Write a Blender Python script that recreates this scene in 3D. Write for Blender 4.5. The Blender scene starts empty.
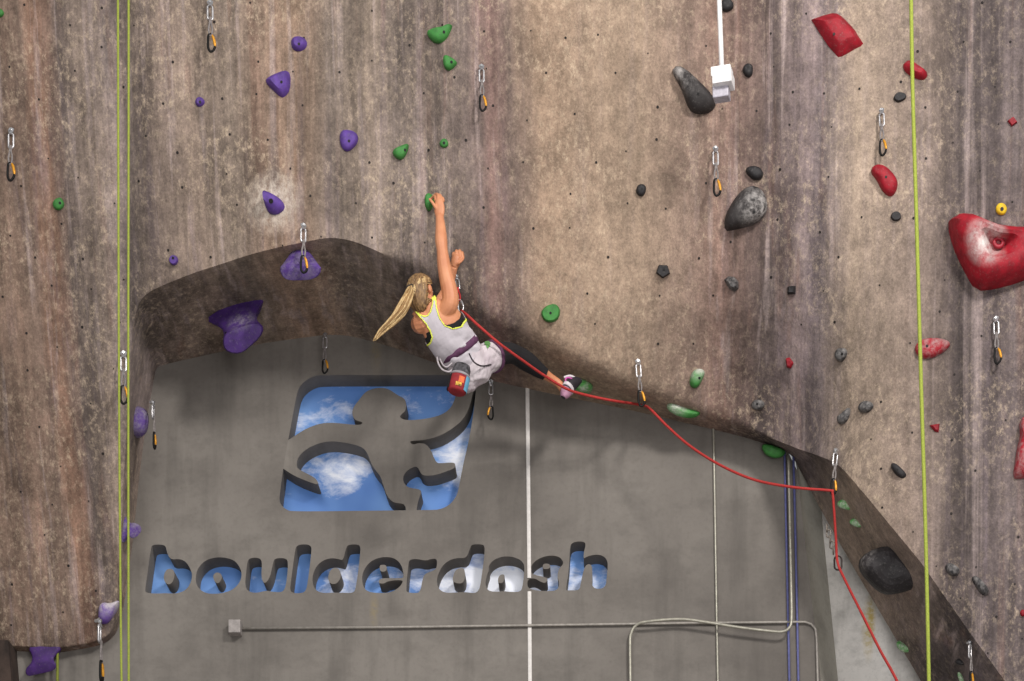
import bpy, bmesh, math, random
import numpy as np
from mathutils import Vector, Matrix, noise as mnoise
from mathutils.bvhtree import BVHTree

random.seed(7)
SC = bpy.context.scene
COL = SC.collection

# ------------------------------------------------------------------ camera, world, lights
D, FPX, PX, PY, CZ = 16.0, 2000.0, 620.0, 1400.0, 1.6      # eye level 1.6 m, rising-front lens
CAM = Vector((0, -D, CZ))
cd = bpy.data.cameras.new('camera')
cam = bpy.data.objects.new('camera', cd)
COL.objects.link(cam)
cam.location = CAM
cam.rotation_euler = (math.pi / 2, 0, 0)
cd.sensor_width = 36.0
cd.lens = FPX * 36.0 / 1024.0
cd.shift_x = (512 - PX) / 1024.0
cd.shift_y = (PY - 340.5) / 1024.0
cd.clip_end = 200
SC.camera = cam

world = bpy.data.worlds.new('world')
SC.world = world
world.use_nodes = True
bg = world.node_tree.nodes['Background']
bg.inputs['Color'].default_value = (0.96, 0.97, 1.0, 1)
bg.inputs['Strength'].default_value = 0.33

def area(name, loc, target, size, power, color=(1, 1, 1), size_y=None):
    ld = bpy.data.lights.new(name, 'AREA')
    ld.energy = power
    ld.color = color
    ld.size = size
    if size_y:
        ld.shape = 'RECTANGLE'
        ld.size_y = size_y
    o = bpy.data.objects.new(name, ld)
    COL.objects.link(o)
    o.location = loc
    d = Vector(target) - Vector(loc)
    o.rotation_euler = d.to_track_quat('-Z', 'Y').to_euler()
    return o

area('ceiling_lamp_key', (5.6, -11.0, 14.8), (0.2, 0.3, 9.6), 1.8, 1650, (1.0, 0.955, 0.91))
area('ceiling_lamp_fill', (-5.0, -11.0, 15.0), (-1.5, 0.5, 8.2), 5.0, 820, (1.0, 0.96, 0.92))
area('front_fill', (2.5, -15.0, 4.5), (0.0, 1.6, 7.6), 7.0, 1050, (1.0, 0.97, 0.97))  # added low fill, brightens the grey wall, undersides and sky panel

SC.view_settings.view_transform = 'Standard'
SC.view_settings.look = 'None'
SC.view_settings.gamma = 1.0
SC.view_settings.use_curve_mapping = False
SC.view_settings.exposure = -0.17

# ------------------------------------------------------------------ helpers
def W(px, py, Y=0.0):
    s = (D + Y) / FPX
    return Vector(((px - PX) * s, Y, CZ + (PY - py) * s))

def to_px(V):
    V = np.asarray(V)
    s = FPX / (D + V[:, 1])
    return PX + V[:, 0] * s, PY - (V[:, 2] - CZ) * s

def ray(px, py):
    return Vector(((px - PX) / FPX, 1.0, (PY - py) / FPX)).normalized()

def lin(c):
    out = []
    for v in c[:3]:
        v = v / 255.0
        out.append(v / 12.92 if v <= 0.04045 else ((v + 0.055) / 1.055) ** 2.4)
    return (*out, 1.0)

def new_mat(name):
    m = bpy.data.materials.new(name)
    m.use_nodes = True
    nt = m.node_tree
    b = nt.nodes['Principled BSDF']
    return m, nt, b

def N(nt, typ, **kw):
    n = nt.nodes.new(typ)
    for k, v in kw.items():
        setattr(n, k, v)
    return n

def mix_rgb(nt, fac, a, b, blend='MIX'):
    n = nt.nodes.new('ShaderNodeMix')
    n.data_type = 'RGBA'
    n.blend_type = blend
    for sock, v in ((n.inputs[0], fac), (n.inputs[6], a), (n.inputs[7], b)):
        if hasattr(v, 'is_linked') or hasattr(v, 'links'):
            nt.links.new(v, sock)
        else:
            sock.default_value = v
    return n.outputs[2]

def math_n(nt, op, a, b=None, clamp=False):
    n = nt.nodes.new('ShaderNodeMath')
    n.operation = op
    n.use_clamp = clamp
    for i, v in enumerate((a, b)):
        if v is None:
            continue
        if hasattr(v, 'links'):
            nt.links.new(v, n.inputs[i])
        else:
            n.inputs[i].default_value = v
    return n.outputs[0]

def noise_n(nt, vec, scale, detail=4, rough=0.55, dist=0.0):
    n = nt.nodes.new('ShaderNodeTexNoise')
    n.inputs['Scale'].default_value = scale
    n.inputs['Detail'].default_value = detail
    n.inputs['Roughness'].default_value = rough
    n.inputs['Distortion'].default_value = dist
    nt.links.new(vec, n.inputs['Vector'])
    return n.outputs['Fac']

def mapped(nt, vec, scale=(1, 1, 1), loc=(0, 0, 0), rot=(0, 0, 0)):
    n = nt.nodes.new('ShaderNodeMapping')
    n.inputs['Scale'].default_value = scale
    n.inputs['Location'].default_value = loc
    n.inputs['Rotation'].default_value = rot
    nt.links.new(vec, n.inputs['Vector'])
    return n.outputs['Vector']

def remap(nt, v, a, b, c=0.0, d=1.0):
    n = nt.nodes.new('ShaderNodeMapRange')
    n.inputs[1].default_value = a
    n.inputs[2].default_value = b
    n.inputs[3].default_value = c
    n.inputs[4].default_value = d
    nt.links.new(v, n.inputs[0])
    return n.outputs[0]

def blob_n(nt, vec, center, radius, soft=0.5):
    n = nt.nodes.new('ShaderNodeVectorMath')
    n.operation = 'DISTANCE'
    nt.links.new(vec, n.inputs[0])
    n.inputs[1].default_value = center
    return remap(nt, n.outputs['Value'], radius, radius * (1 - soft), 0.0, 1.0)

def simple(name, color, rough=0.6, metal=0.0, var=0.12, scale=30.0, bump=0.0, bscale=60.0, spec=0.4, second=None, streak=None):
    m, nt, b = new_mat(name)
    tc = N(nt, 'ShaderNodeTexCoord')
    vec = tc.outputs['Object']
    if streak:
        vec2 = mapped(nt, vec, streak)
    else:
        vec2 = vec
    f = noise_n(nt, vec2, scale, 5)
    c = lin(color)
    c2 = lin(second) if second else tuple(max(0, v * (1 - 2.2 * var)) for v in c[:3]) + (1,)
    c1 = tuple(min(1, v * (1 + var)) for v in c[:3]) + (1,)
    out = mix_rgb(nt, remap(nt, f, 0.3, 0.7), c1, c2)
    nt.links.new(out, b.inputs['Base Color'])
    b.inputs['Roughness'].default_value = rough
    b.inputs['Metallic'].default_value = metal
    b.inputs['Specular IOR Level'].default_value = spec
    if bump:
        bn = N(nt, 'ShaderNodeBump')
        bn.inputs['Strength'].default_value = bump
        bn.inputs['Distance'].default_value = 0.01
        nt.links.new(noise_n(nt, vec2, bscale, 5), bn.inputs['Height'])
        nt.links.new(bn.outputs['Normal'], b.inputs['Normal'])
    return m

def link_mesh(name, verts, faces, mat, parent=None, smooth=True, mats=None, fmat=None):
    me = bpy.data.meshes.new(name)
    me.from_pydata([tuple(v) for v in verts], [], [tuple(int(i) for i in f) for f in faces])
    me.validate()
    for m in (mats or [mat]):
        me.materials.append(m)
    if fmat is not None and len(fmat) == len(me.polygons):
        me.polygons.foreach_set('material_index', list(fmat))
    if smooth:
        me.polygons.foreach_set('use_smooth', [True] * len(me.polygons))
    me.update()
    o = bpy.data.objects.new(name, me)
    COL.objects.link(o)
    if parent is not None:
        o.parent = parent
        o.matrix_parent_inverse = Matrix.Identity(4)
        o.location = (0, 0, 0)
        # parent Empty sits at its own location; vertices were given in world space -> shift
        off = parent.get('_o', None)
    return o

class MB:
    """collects verts/faces of one mesh"""
    def __init__(self):
        self.v, self.f, self.m = [], [], []

    def add(self, verts, faces, mi=0):
        o = len(self.v)
        self.v += [Vector(p) for p in verts]
        self.f += [tuple(i + o for i in f) for f in faces]
        self.m += [mi] * len(faces)
        return self

    def box(self, c, size, rot=None, mi=0):
        c = Vector(c)
        hx, hy, hz = [s / 2 for s in size]
        pts = [Vector((x, y, z)) for x in (-hx, hx) for y in (-hy, hy) for z in (-hz, hz)]
        if rot is not None:
            pts = [rot @ p for p in pts]
        pts = [c + p for p in pts]
        return self.add(pts, [(0, 1, 3, 2), (4, 6, 7, 5), (0, 4, 5, 1), (2, 3, 7, 6), (0, 2, 6, 4), (1, 5, 7, 3)], mi)

    def tube(self, pts, rad, seg=10, closed=False, flat=None, up=None, cap=True, mi=0):
        pts = [Vector(p) for p in pts]
        n = len(pts)
        if not hasattr(rad, '__len__'):
            rad = [rad] * n
        tang = []
        for i in range(n):
            if closed:
                t = pts[(i + 1) % n] - pts[i - 1]
            else:
                t = pts[min(i + 1, n - 1)] - pts[max(i - 1, 0)]
            tang.append(t.normalized() if t.length > 1e-9 else Vector((0, 0, 1)))
        ref = Vector(up) if up is not None else (Vector((0, 1, 0)) if abs(tang[0].y) < 0.9 else Vector((1, 0, 0)))
        nrm = (ref - tang[0] * ref.dot(tang[0])).normalized()
        o = len(self.v)
        for i in range(n):
            t = tang[i]
            nrm = (nrm - t * nrm.dot(t))
            if nrm.length < 1e-6:
                nrm = t.orthogonal()
            nrm.normalize()
            if up is not None:
                q = Vector(up) - t * Vector(up).dot(t)
                if q.length > 1e-4:
                    nrm = q.normalized()
            bi = t.cross(nrm)
            r = rad[i]
            ra, rb = (r if hasattr(r, '__len__') else (r, r))
            if flat:
                rb = rb * flat
            for k in range(seg):
                a = 2 * math.pi * k / seg
                self.v.append(pts[i] + nrm * (math.cos(a) * ra) + bi * (math.sin(a) * rb))
        m = n if closed else n - 1
        for i in range(m):
            for k in range(seg):
                a = o + i * seg + k
                b = o + i * seg + (k + 1) % seg
                j = (i + 1) % n
                c = o + j * seg + (k + 1) % seg
                d = o + j * seg + k
                self.f.append((a, b, c, d))
                self.m.append(mi)
        if cap and not closed:
            self.f.append(tuple(o + k for k in range(seg))[::-1])
            self.f.append(tuple(o + (n - 1) * seg + k for k in range(seg)))
            self.m += [mi, mi]
        return self

    def ball(self, c, r, seg=14, rings=9, M=None, mi=0):
        c = Vector(c)
        rr = r if hasattr(r, '__len__') else (r, r, r)
        o = len(self.v)
        vs = [Vector((0, 0, rr[2]))]
        for i in range(1, rings):
            th = math.pi * i / rings
            for k in range(seg):
                a = 2 * math.pi * k / seg
                vs.append(Vector((rr[0] * math.sin(th) * math.cos(a), rr[1] * math.sin(th) * math.sin(a), rr[2] * math.cos(th))))
        vs.append(Vector((0, 0, -rr[2])))
        if M is not None:
            vs = [M @ p for p in vs]
        fs = []
        for k in range(seg):
            fs.append((0, 1 + k, 1 + (k + 1) % seg))
        for i in range(rings - 2):
            for k in range(seg):
                a = 1 + i * seg + k
                b = 1 + i * seg + (k + 1) % seg
                fs.append((a, a + seg, b + seg, b))
        e = len(vs) - 1
        s = 1 + (rings - 2) * seg
        for k in range(seg):
            fs.append((s + k, e, s + (k + 1) % seg))
        return self.add([c + p for p in vs], fs, mi)

    def build(self, name, mat, parent=None, smooth=True, mats=None, origin=None, sub=0, bevel=0):
        """vertices are in world space; origin moves the object's origin; parented parts are put into the parent's frame"""
        base = Vector(origin) if origin is not None else Vector((0, 0, 0))
        pw = WORLD.get(parent.name, Vector((0, 0, 0))) if parent is not None else Vector((0, 0, 0))
        if parent is not None and origin is None:
            base = pw
        o = link_mesh(name, [p - base for p in self.v], self.f, mat, None, smooth, mats, self.m if mats else None)
        if parent is not None:
            o.parent = parent
            o.location = base - pw
        else:
            o.location = base
        WORLD[o.name] = base
        if bevel:
            bm_ = o.modifiers.new('bevel', 'BEVEL')
            bm_.width = bevel
            bm_.segments = 2
        if sub:
            s_ = o.modifiers.new('sub', 'SUBSURF')
            s_.levels = sub
            s_.render_levels = sub
        return o

WORLD = {}

def empty(name, loc, label=None, cat=None, group=None):
    o = bpy.data.objects.new(name, None)
    o.empty_display_size = 0.1
    COL.objects.link(o)
    o.location = loc
    WORLD[o.name] = Vector(loc)
    if label:
        tag(o, label, cat, group)
    return o

def tag(o, label=None, cat=None, group=None, kind=None):
    if label: o['label'] = label
    if cat: o['category'] = cat
    if group: o['group'] = group
    if kind: o['kind'] = kind
    return o

def spline(pts, n=8, closed=False):
    """Catmull-Rom through points"""
    P = [Vector(p) for p in pts]
    out = []
    m = len(P) if closed else len(P) - 1
    for i in range(m):
        if closed:
            p0, p1, p2, p3 = P[i - 1], P[i], P[(i + 1) % len(P)], P[(i + 2) % len(P)]
        else:
            p0, p1, p2, p3 = P[max(i - 1, 0)], P[i], P[i + 1], P[min(i + 2, len(P) - 1)]
        for k in range(n):
            t = k / n
            out.append(0.5 * ((2 * p1) + (p2 - p0) * t + (2 * p0 - 5 * p1 + 4 * p2 - p3) * t * t + (3 * p1 - p0 - 3 * p2 + p3) * t ** 3))
    if not closed:
        out.append(P[-1])
    return out

def chaikin(pts, it=2, closed=True):
    P = [tuple(p) for p in pts]
    for _ in range(it):
        Q = []
        n = len(P)
        rng = range(n) if closed else range(n - 1)
        if not closed:
            Q.append(P[0])
        for i in rng:
            a, b = P[i], P[(i + 1) % n]
            Q.append((a[0] * .75 + b[0] * .25, a[1] * .75 + b[1] * .25))
            Q.append((a[0] * .25 + b[0] * .75, a[1] * .25 + b[1] * .75))
        if not closed:
            Q.append(P[-1])
        P = Q
    return P

def plate(loops, Y0, Y1):
    """solid plate between depth Y0 and Y1 from closed pixel loops traced on its front plane (inner loops are holes)"""
    cu = bpy.data.curves.new('tmp', 'CURVE')
    cu.dimensions = '2D'
    cu.fill_mode = 'BOTH'
    cu.extrude = (Y1 - Y0) / 2
    for lp in loops:
        s = cu.splines.new('POLY')
        s.points.add(len(lp) - 1)
        for i, p in enumerate(lp):
            w = W(p[0], p[1], Y0)
            s.points[i].co = (w.x, w.z, 0, 1)
        s.use_cyclic_u = True
    ob = bpy.data.objects.new('tmp', cu)
    COL.objects.link(ob)
    dg = bpy.context.evaluated_depsgraph_get()
    ev = ob.evaluated_get(dg)
    me = bpy.data.meshes.new_from_object(ev)
    vs = [Vector((v.co.x, (Y0 + Y1) / 2 - v.co.z, v.co.y)) for v in me.vertices]
    fs = [tuple(p.vertices) for p in me.polygons]
    bpy.data.objects.remove(ob)
    bpy.data.curves.remove(cu)
    bpy.data.meshes.remove(me)
    mb = MB()
    mb.add(vs, fs)
    return mb

# ------------------------------------------------------------------ materials of the place
def wall_material():
    m, nt, b = new_mat('painted_rock_wall')
    tc = N(nt, 'ShaderNodeTexCoord')
    vec = tc.outputs['Object']
    sep = N(nt, 'ShaderNodeSeparateXYZ')
    nt.links.new(vec, sep.inputs[0])
    # horizontal position with a wobble, drives the painted vertical bands
    wob = noise_n(nt, mapped(nt, vec, (0.5, 0.3, 0.3)), 1.2, 3, 0.5)
    wob2 = noise_n(nt, mapped(nt, vec, (5.0, 1, 0.35)), 2.0, 4, 0.6)
    xx = math_n(nt, 'ADD', sep.outputs['X'], math_n(nt, 'MULTIPLY', math_n(nt, 'SUBTRACT', wob, 0.5), 0.25))
    xx = math_n(nt, 'ADD', xx, math_n(nt, 'MULTIPLY', math_n(nt, 'SUBTRACT', wob2, 0.5), 0.2))
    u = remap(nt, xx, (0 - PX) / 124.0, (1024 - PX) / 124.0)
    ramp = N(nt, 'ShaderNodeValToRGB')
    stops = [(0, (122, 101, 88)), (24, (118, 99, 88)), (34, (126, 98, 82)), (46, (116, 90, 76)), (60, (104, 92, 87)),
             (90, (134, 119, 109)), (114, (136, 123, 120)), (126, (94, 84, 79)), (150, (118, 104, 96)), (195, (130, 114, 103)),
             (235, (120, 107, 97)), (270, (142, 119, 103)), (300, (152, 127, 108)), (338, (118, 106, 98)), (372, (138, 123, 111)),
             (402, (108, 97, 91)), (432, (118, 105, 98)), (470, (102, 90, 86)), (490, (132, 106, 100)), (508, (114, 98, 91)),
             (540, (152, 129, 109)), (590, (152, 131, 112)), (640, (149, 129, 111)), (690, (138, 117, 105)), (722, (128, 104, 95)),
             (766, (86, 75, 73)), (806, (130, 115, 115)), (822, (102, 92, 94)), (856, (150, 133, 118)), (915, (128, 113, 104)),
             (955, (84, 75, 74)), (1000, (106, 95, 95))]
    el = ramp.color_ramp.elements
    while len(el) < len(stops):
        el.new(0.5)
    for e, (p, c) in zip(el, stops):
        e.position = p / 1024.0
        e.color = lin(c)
    nt.links.new(u, ramp.inputs[0])
    col = ramp.outputs[0]
    # the drips are strong on the folds and sparse on the plain panels between them
    mk = N(nt, 'ShaderNodeValToRGB')
    ms = [(0, 1.0), (.46, 1.0), (.52, .2), (.665, .2), (.71, 1.0), (.81, 1.0), (.835, .35), (.89, .35), (.925, 1.0)]
    while len(mk.color_ramp.elements) < len(ms):
        mk.color_ramp.elements.new(.5)
    for e, (p, v) in zip(mk.color_ramp.elements, ms):
        e.position = p
        e.color = (v, v, v, 1)
    nt.links.new(u, mk.inputs[0])
    mask = mk.outputs[0]
    # long vertical drips of paint
    def drip(scale, off, lo, hi, amt, c, zs):
        nonlocal col
        st = noise_n(nt, mapped(nt, vec, (scale, 2.0, zs), off), 1.0, 5, 0.6, 0.25)
        col = mix_rgb(nt, math_n(nt, 'MULTIPLY', math_n(nt, 'MULTIPLY', remap(nt, st, lo, hi), amt), mask), col, lin(c))
    def value(f, lo, hi, dark, light, msk=None):
        nonlocal col
        g = remap(nt, f, lo, hi, dark, light)
        if msk is not None:
            g = math_n(nt, 'ADD', math_n(nt, 'MULTIPLY', math_n(nt, 'SUBTRACT', g, 1.0), msk), 1.0)
        cc = N(nt, 'ShaderNodeCombineXYZ')
        for k in range(3):
            nt.links.new(g, cc.inputs[k])
        col = mix_rgb(nt, 1.0, col, cc.outputs[0], 'MULTIPLY')
    drip(11.0, (3.1, 0, 4), 0.55, 0.66, 0.5, (170, 154, 152), 0.14)
    drip(7.0, (8.1, 0, 2), 0.57, 0.70, 0.38, (130, 96, 82), 0.14)
    drip(9.0, (5.7, 0, 7), 0.57, 0.70, 0.35, (112, 100, 110), 0.16)
    value(noise_n(nt, mapped(nt, vec, (4.5, 2, 0.14)), 1.0, 5, 0.62, .2), 0.38, 0.60, 0.68, 1.14, mask)
    value(noise_n(nt, mapped(nt, vec, (17, 3, 0.3), (2, 0, 1)), 1.0, 5, 0.62, .2), 0.38, 0.60, 0.78, 1.1, mask)
    # broad mottling
    value(noise_n(nt, vec, 1.0, 7, 0.68), 0.36, 0.62, 0.82, 1.2)
    value(noise_n(nt, mapped(nt, vec, (1, 1, 1), (4, 2, 9)), 3.4, 8, 0.72), 0.36, 0.64, 0.84, 1.18)
    # dry-brushed light strokes and dark grit
    patchy = remap(nt, noise_n(nt, mapped(nt, vec, (1, 1, 1), (7, 5, 1)), 1.3, 4, 0.6), 0.4, 0.62, 0.2, 1.0)
    wv = noise_n(nt, mapped(nt, vec, (1.15, 1, 0.8), (0, 0, 0), (0, 0.6, 0)), 19.0, 9, 0.8, 0.1)
    col = mix_rgb(nt, math_n(nt, 'MULTIPLY', math_n(nt, 'MULTIPLY', remap(nt, wv, 0.5, 0.7), patchy), 0.75), col, lin((206, 186, 160)))
    wd = noise_n(nt, mapped(nt, vec, (1, 1, 0.6), (3, 3, 3), (0, -0.7, 0)), 13.0, 9, 0.8, 0.1)
    value(wd, 0.36, 0.62, 0.72, 1.16)
    gr = noise_n(nt, vec, 55.0, 6, 0.8, 0.0)
    value(gr, 0.34, 0.64, 0.72, 1.22)
    hs = N(nt, 'ShaderNodeHueSaturation')
    hs.inputs['Saturation'].default_value = 0.92
    nt.links.new(col, hs.inputs['Color'])
    col = mix_rgb(nt, 1.0, hs.outputs['Color'], (1.01, 0.99, 0.965, 1), 'MULTIPLY')
    # chalk left around the pocket hold
    cp = W(276, 204, 0.22)
    ck = blob_n(nt, vec, cp, 0.27, 0.75)
    col = mix_rgb(nt, math_n(nt, 'MULTIPLY', math_n(nt, 'MULTIPLY', ck, remap(nt, wv, 0.36, 0.58)), 0.9), col, lin((214, 203, 190)))
    nt.links.new(col, b.inputs['Base Color'])
    b.inputs['Roughness'].default_value = 0.88
    b.inputs['Specular IOR Level'].default_value = 0.25
    h = math_n(nt, 'ADD', math_n(nt, 'MULTIPLY', wv, 0.8), math_n(nt, 'MULTIPLY', gr, 0.5))
    bn = N(nt, 'ShaderNodeBump')
    bn.inputs['Strength'].default_value = 0.6
    bn.inputs['Distance'].default_value = 0.012
    nt.links.new(h, bn.inputs['Height'])
    bn2 = N(nt, 'ShaderNodeBump')
    bn2.inputs['Strength'].default_value = 0.45
    bn2.inputs['Distance'].default_value = 0.05
    nt.links.new(noise_n(nt, mapped(nt, vec, (2.2, 2, 1.0)), 2.0, 5, 0.55), bn2.inputs['Height'])
    nt.links.new(bn.outputs['Normal'], bn2.inputs['Normal'])
    nt.links.new(bn2.outputs['Normal'], b.inputs['Normal'])
    return m

def concrete(name, c0, c1, c2, yellow=None, yamt=0.5):
    m, nt, b = new_mat(name)
    tc = N(nt, 'ShaderNodeTexCoord')
    vec = tc.outputs['Object']
    a = noise_n(nt, vec, 0.9, 6, 0.6)
    col = mix_rgb(nt, remap(nt, a, 0.35, 0.68), lin(c0), lin(c1))
    v = noise_n(nt, mapped(nt, vec, (3.0, 1, 0.4)), 1.4, 4, 0.6)
    col = mix_rgb(nt, math_n(nt, 'MULTIPLY', remap(nt, v, 0.5, 0.75), 0.6), col, lin(c2))
    cl_ = noise_n(nt, mapped(nt, vec, (1, 1, 1.6), (2, 0, 5)), 2.6, 7, 0.65)
    col = mix_rgb(nt, math_n(nt, 'MULTIPLY', remap(nt, cl_, 0.48, 0.68), 0.35), col, lin(c2))
    g = noise_n(nt, vec, 28.0, 5, 0.7)
    col = mix_rgb(nt, math_n(nt, 'MULTIPLY', remap(nt, g, 0.5, 0.75), 0.25), col, lin(c2))
    if yellow:
        for p, r in yellow:
            k = blob_n(nt, mapped(nt, vec, (1, 0, 0.22)), (p.x, 0, p.z * 0.22), r, 0.8)
            col = mix_rgb(nt, math_n(nt, 'MULTIPLY', math_n(nt, 'MULTIPLY', k, remap(nt, g, 0.3, 0.6)), yamt), col, lin((170, 148, 70) if yamt > .6 else (138, 124, 92)))
    nt.links.new(col, b.inputs['Base Color'])
    b.inputs['Roughness'].default_value = 0.8
    b.inputs['Specular IOR Level'].default_value = 0.25
    bn = N(nt, 'ShaderNodeBump')
    bn.inputs['Strength'].default_value = 0.12
    bn.inputs['Distance'].default_value = 0.01
    nt.links.new(g, bn.inputs['Height'])
    nt.links.new(bn.outputs['Normal'], b.inputs['Normal'])
    return m

def sky_material(name, blobs, base=0.0, emit=0.18, amp=0.8):
    """a backlit picture of a cloudy sky"""
    m, nt, b = new_mat(name)
    geo = N(nt, 'ShaderNodeNewGeometry')
    vec = geo.outputs['Position']
    f = noise_n(nt, mapped(nt, vec, (1.0, 1, 1.8)), 3.6, 9, 0.68, 0.3)
    acc = math_n(nt, 'ADD', f, base)
    for (x, y, r, s) in blobs:
        k = blob_n(nt, vec, W(x, y, 1.8), r, 0.95)
        acc = math_n(nt, 'ADD', acc, math_n(nt, 'MULTIPLY', k, s * amp))
    fac = remap(nt, acc, 0.5, 0.8)
    deep = noise_n(nt, vec, 1.5, 2)
    blue = mix_rgb(nt, remap(nt, deep, 0.35, 0.65), lin((72, 112, 176)), lin((104, 144, 200)))
    col = mix_rgb(nt, fac, blue, lin((222, 226, 236)))
    nt.links.new(col, b.inputs['Base Color'])
    nt.links.new(col, b.inputs['Emission Color'])
    b.inputs['Emission Strength'].default_value = emit
    b.inputs['Roughness'].default_value = 0.7
    return m

M_WALL = wall_material()
M_HOLE = simple('bolt_socket_dark', (30, 24, 22), 0.7, 0.3)
M_GRAY = concrete('grey_skim_wall', (122, 117, 111), (102, 97, 92), (82, 78, 74),
                  [(W(374, 610, 1.6), 0.05), (W(376, 348, 1.6), 0.06), (W(372, 418, 1.6), 0.04)])
M_PALE = concrete('pale_concrete', (214, 211, 206), (176, 173, 168), (92, 90, 86), [(W(865, 640, 2.2), 0.07), (W(868, 625, 2.2), 0.05)], 0.75)
M_STRIP = concrete('return_concrete', (176, 172, 160), (158, 154, 144), (108, 106, 98))  # concrete of the side return, a grey-green tone of its own
M_FLOOR = simple('floor_mat', (176, 170, 164), 0.8)
M_STEEL = simple('steel', (196, 196, 198), 0.32, 0.85, 0.1)
M_LINK = simple('aluminium_link', (200, 198, 200), 0.35, 0.7, 0.2)
M_SLING = simple('grey_sling', (128, 121, 119), 0.75, 0.0, 0.2, 60)
M_REDSLING = simple('red_sling', (186, 40, 44), 0.75)
M_BINER = simple('black_carabiner', (18, 17, 17), 0.6, 0.0, 0.2, spec=.2)
M_GATE = simple('orange_gate', (206, 144, 40), 0.4, 0.3)
M_ROPEG = simple('green_rope', (148, 160, 62), 0.8, 0, 0.12, 90, 0.5, 160)
M_ROPEG2 = simple('dull_green_rope', (120, 128, 44), 0.8)
M_ROPER = simple('red_rope', (172, 46, 43), 0.75, 0, 0.12, 90, 0.5, 160)
M_PIPE = simple('conduit_grey', (150, 145, 138), 0.5, 0.3)
M_PIPEL = simple('conduit_light', (164, 161, 148), 0.4, 0.3)
M_WHITE = simple('white_paint', (232, 230, 230), 0.5, 0, 0.04)
M_SEAM = simple('white_seam', (214, 210, 206), 0.7, 0, 0.05)
M_BLUE = simple('blue_cable', (92, 96, 146), 0.6)
M_BOX = simple('grey_box', (150, 144, 141), 0.6)

# ------------------------------------------------------------------ structure: back wall with the cut-outs
ZS = 10.98
def zl(ox, pts):
    return [(ox + x / ZS, 538 + y / ZS) for x, y in pts]

LETTERS = [
 ('b', zl(140, [(55,590),(60,540),(90,330),(120,110),(135,80),(180,70),(255,74),(285,95),(292,145),(330,238),(440,228),(510,265),(555,340),(575,410),(555,500),(500,575),(400,612),(280,605),(180,610),(90,605)]),
  [zl(140, [(285,350),(330,335),(372,350),(382,410),(358,490),(310,515),(268,480),(258,420)])]),
 ('o', zl(190, [(60,440),(80,340),(160,248),(270,212),(380,212),(490,245),(550,320),(572,410),(540,500),(460,575),(330,612),(190,612),(110,570),(70,510)]),
  [zl(190, [(255,400),(298,372),(345,395),(352,440),(320,498),(278,490),(255,445)])]),
 ('u', zl(240, [(55,530),(65,400),(80,260),(105,222),(180,213),(232,232),(242,290),(233,400),(245,470),(275,502),(325,440),(350,340),(368,250),(390,225),(450,218),(512,228),(528,270),(520,400),(500,540),(465,597),(350,590),(290,575),(180,605),(95,590)]), []),
 ('l', zl(240, [(548,575),(560,470),(605,130),(620,90),(660,70),(745,70),(782,92),(786,140),(740,520),(715,592),(650,608),(580,602)]), []),
 ('d', zl(305, [(80,490),(85,400),(130,300),(210,238),(300,218),(380,235),(420,245),(450,110),(475,72),(580,68),(610,95),(605,180),(580,400),(552,575),(520,605),(400,600),(290,600),(180,605),(110,565)]),
  [zl(305, [(258,400),(288,335),(355,322),(392,370),(392,440),(345,505),(280,505),(252,450)])]),
 ('e', zl(360, [(18,450),(40,350),(110,258),(220,210),(340,208),(420,248),(465,320),(478,400),(478,438),(400,440),(300,440),(235,443),(208,462),(204,496),(262,502),(310,470),(474,458),(460,505),(415,555),(330,600),(200,606),(90,590),(40,545)]),
  [zl(360, [(212,300),(250,292),(292,300),(294,365),(222,372)])]),
 ('r', zl(360, [(505,570),(530,290),(542,238),(620,228),(720,250),(780,230),(838,225),(848,270),(835,350),(725,385),(692,425),(662,590),(620,606),(520,598)]), []),
 ('d', zl(430, [(72,500),(80,420),(130,310),(210,242),(300,218),(402,222),(440,110),(460,68),(575,68),(602,95),(596,200),(570,400),(545,565),(500,606),(440,600),(350,592),(270,600),(170,602),(105,570)]),
  [zl(430, [(248,430),(285,340),(372,322),(388,400),(370,490),(310,502),(252,480)])]),
 ('a', zl(480, [(55,510),(78,400),(98,350),(92,310),(140,245),(230,205),(330,200),(420,225),(475,270),(492,330),(465,560),(430,592),(330,592),(250,582),(190,592),(90,582)]),
  [zl(480, [(198,440),(222,402),(268,398),(268,440),(252,495),(198,495)])]),
 ('s', zl(480, [(550,330),(590,265),(670,212),(770,190),(860,200),(909,245),(914,290),(870,328),(845,420),(872,490),(860,550),(820,582),(640,582),(530,552),(516,500),(530,450),(600,440),(660,478),(722,498),(748,440),(690,425),(620,408),(565,390)]),
  [zl(480, [(688,290),(726,278),(772,290),(768,338),(688,342)])]),
 ('h', zl(540, [(283,572),(320,330),(328,90),(358,50),(420,36),(490,42),(502,80),(482,150),(476,232),(510,205),(600,180),(680,188),(732,230),(747,290),(735,400),(720,557),(568,557),(575,400),(572,305),(540,283),(500,300),(470,380),(440,545),(420,574),(300,574)]), []),
]
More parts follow.
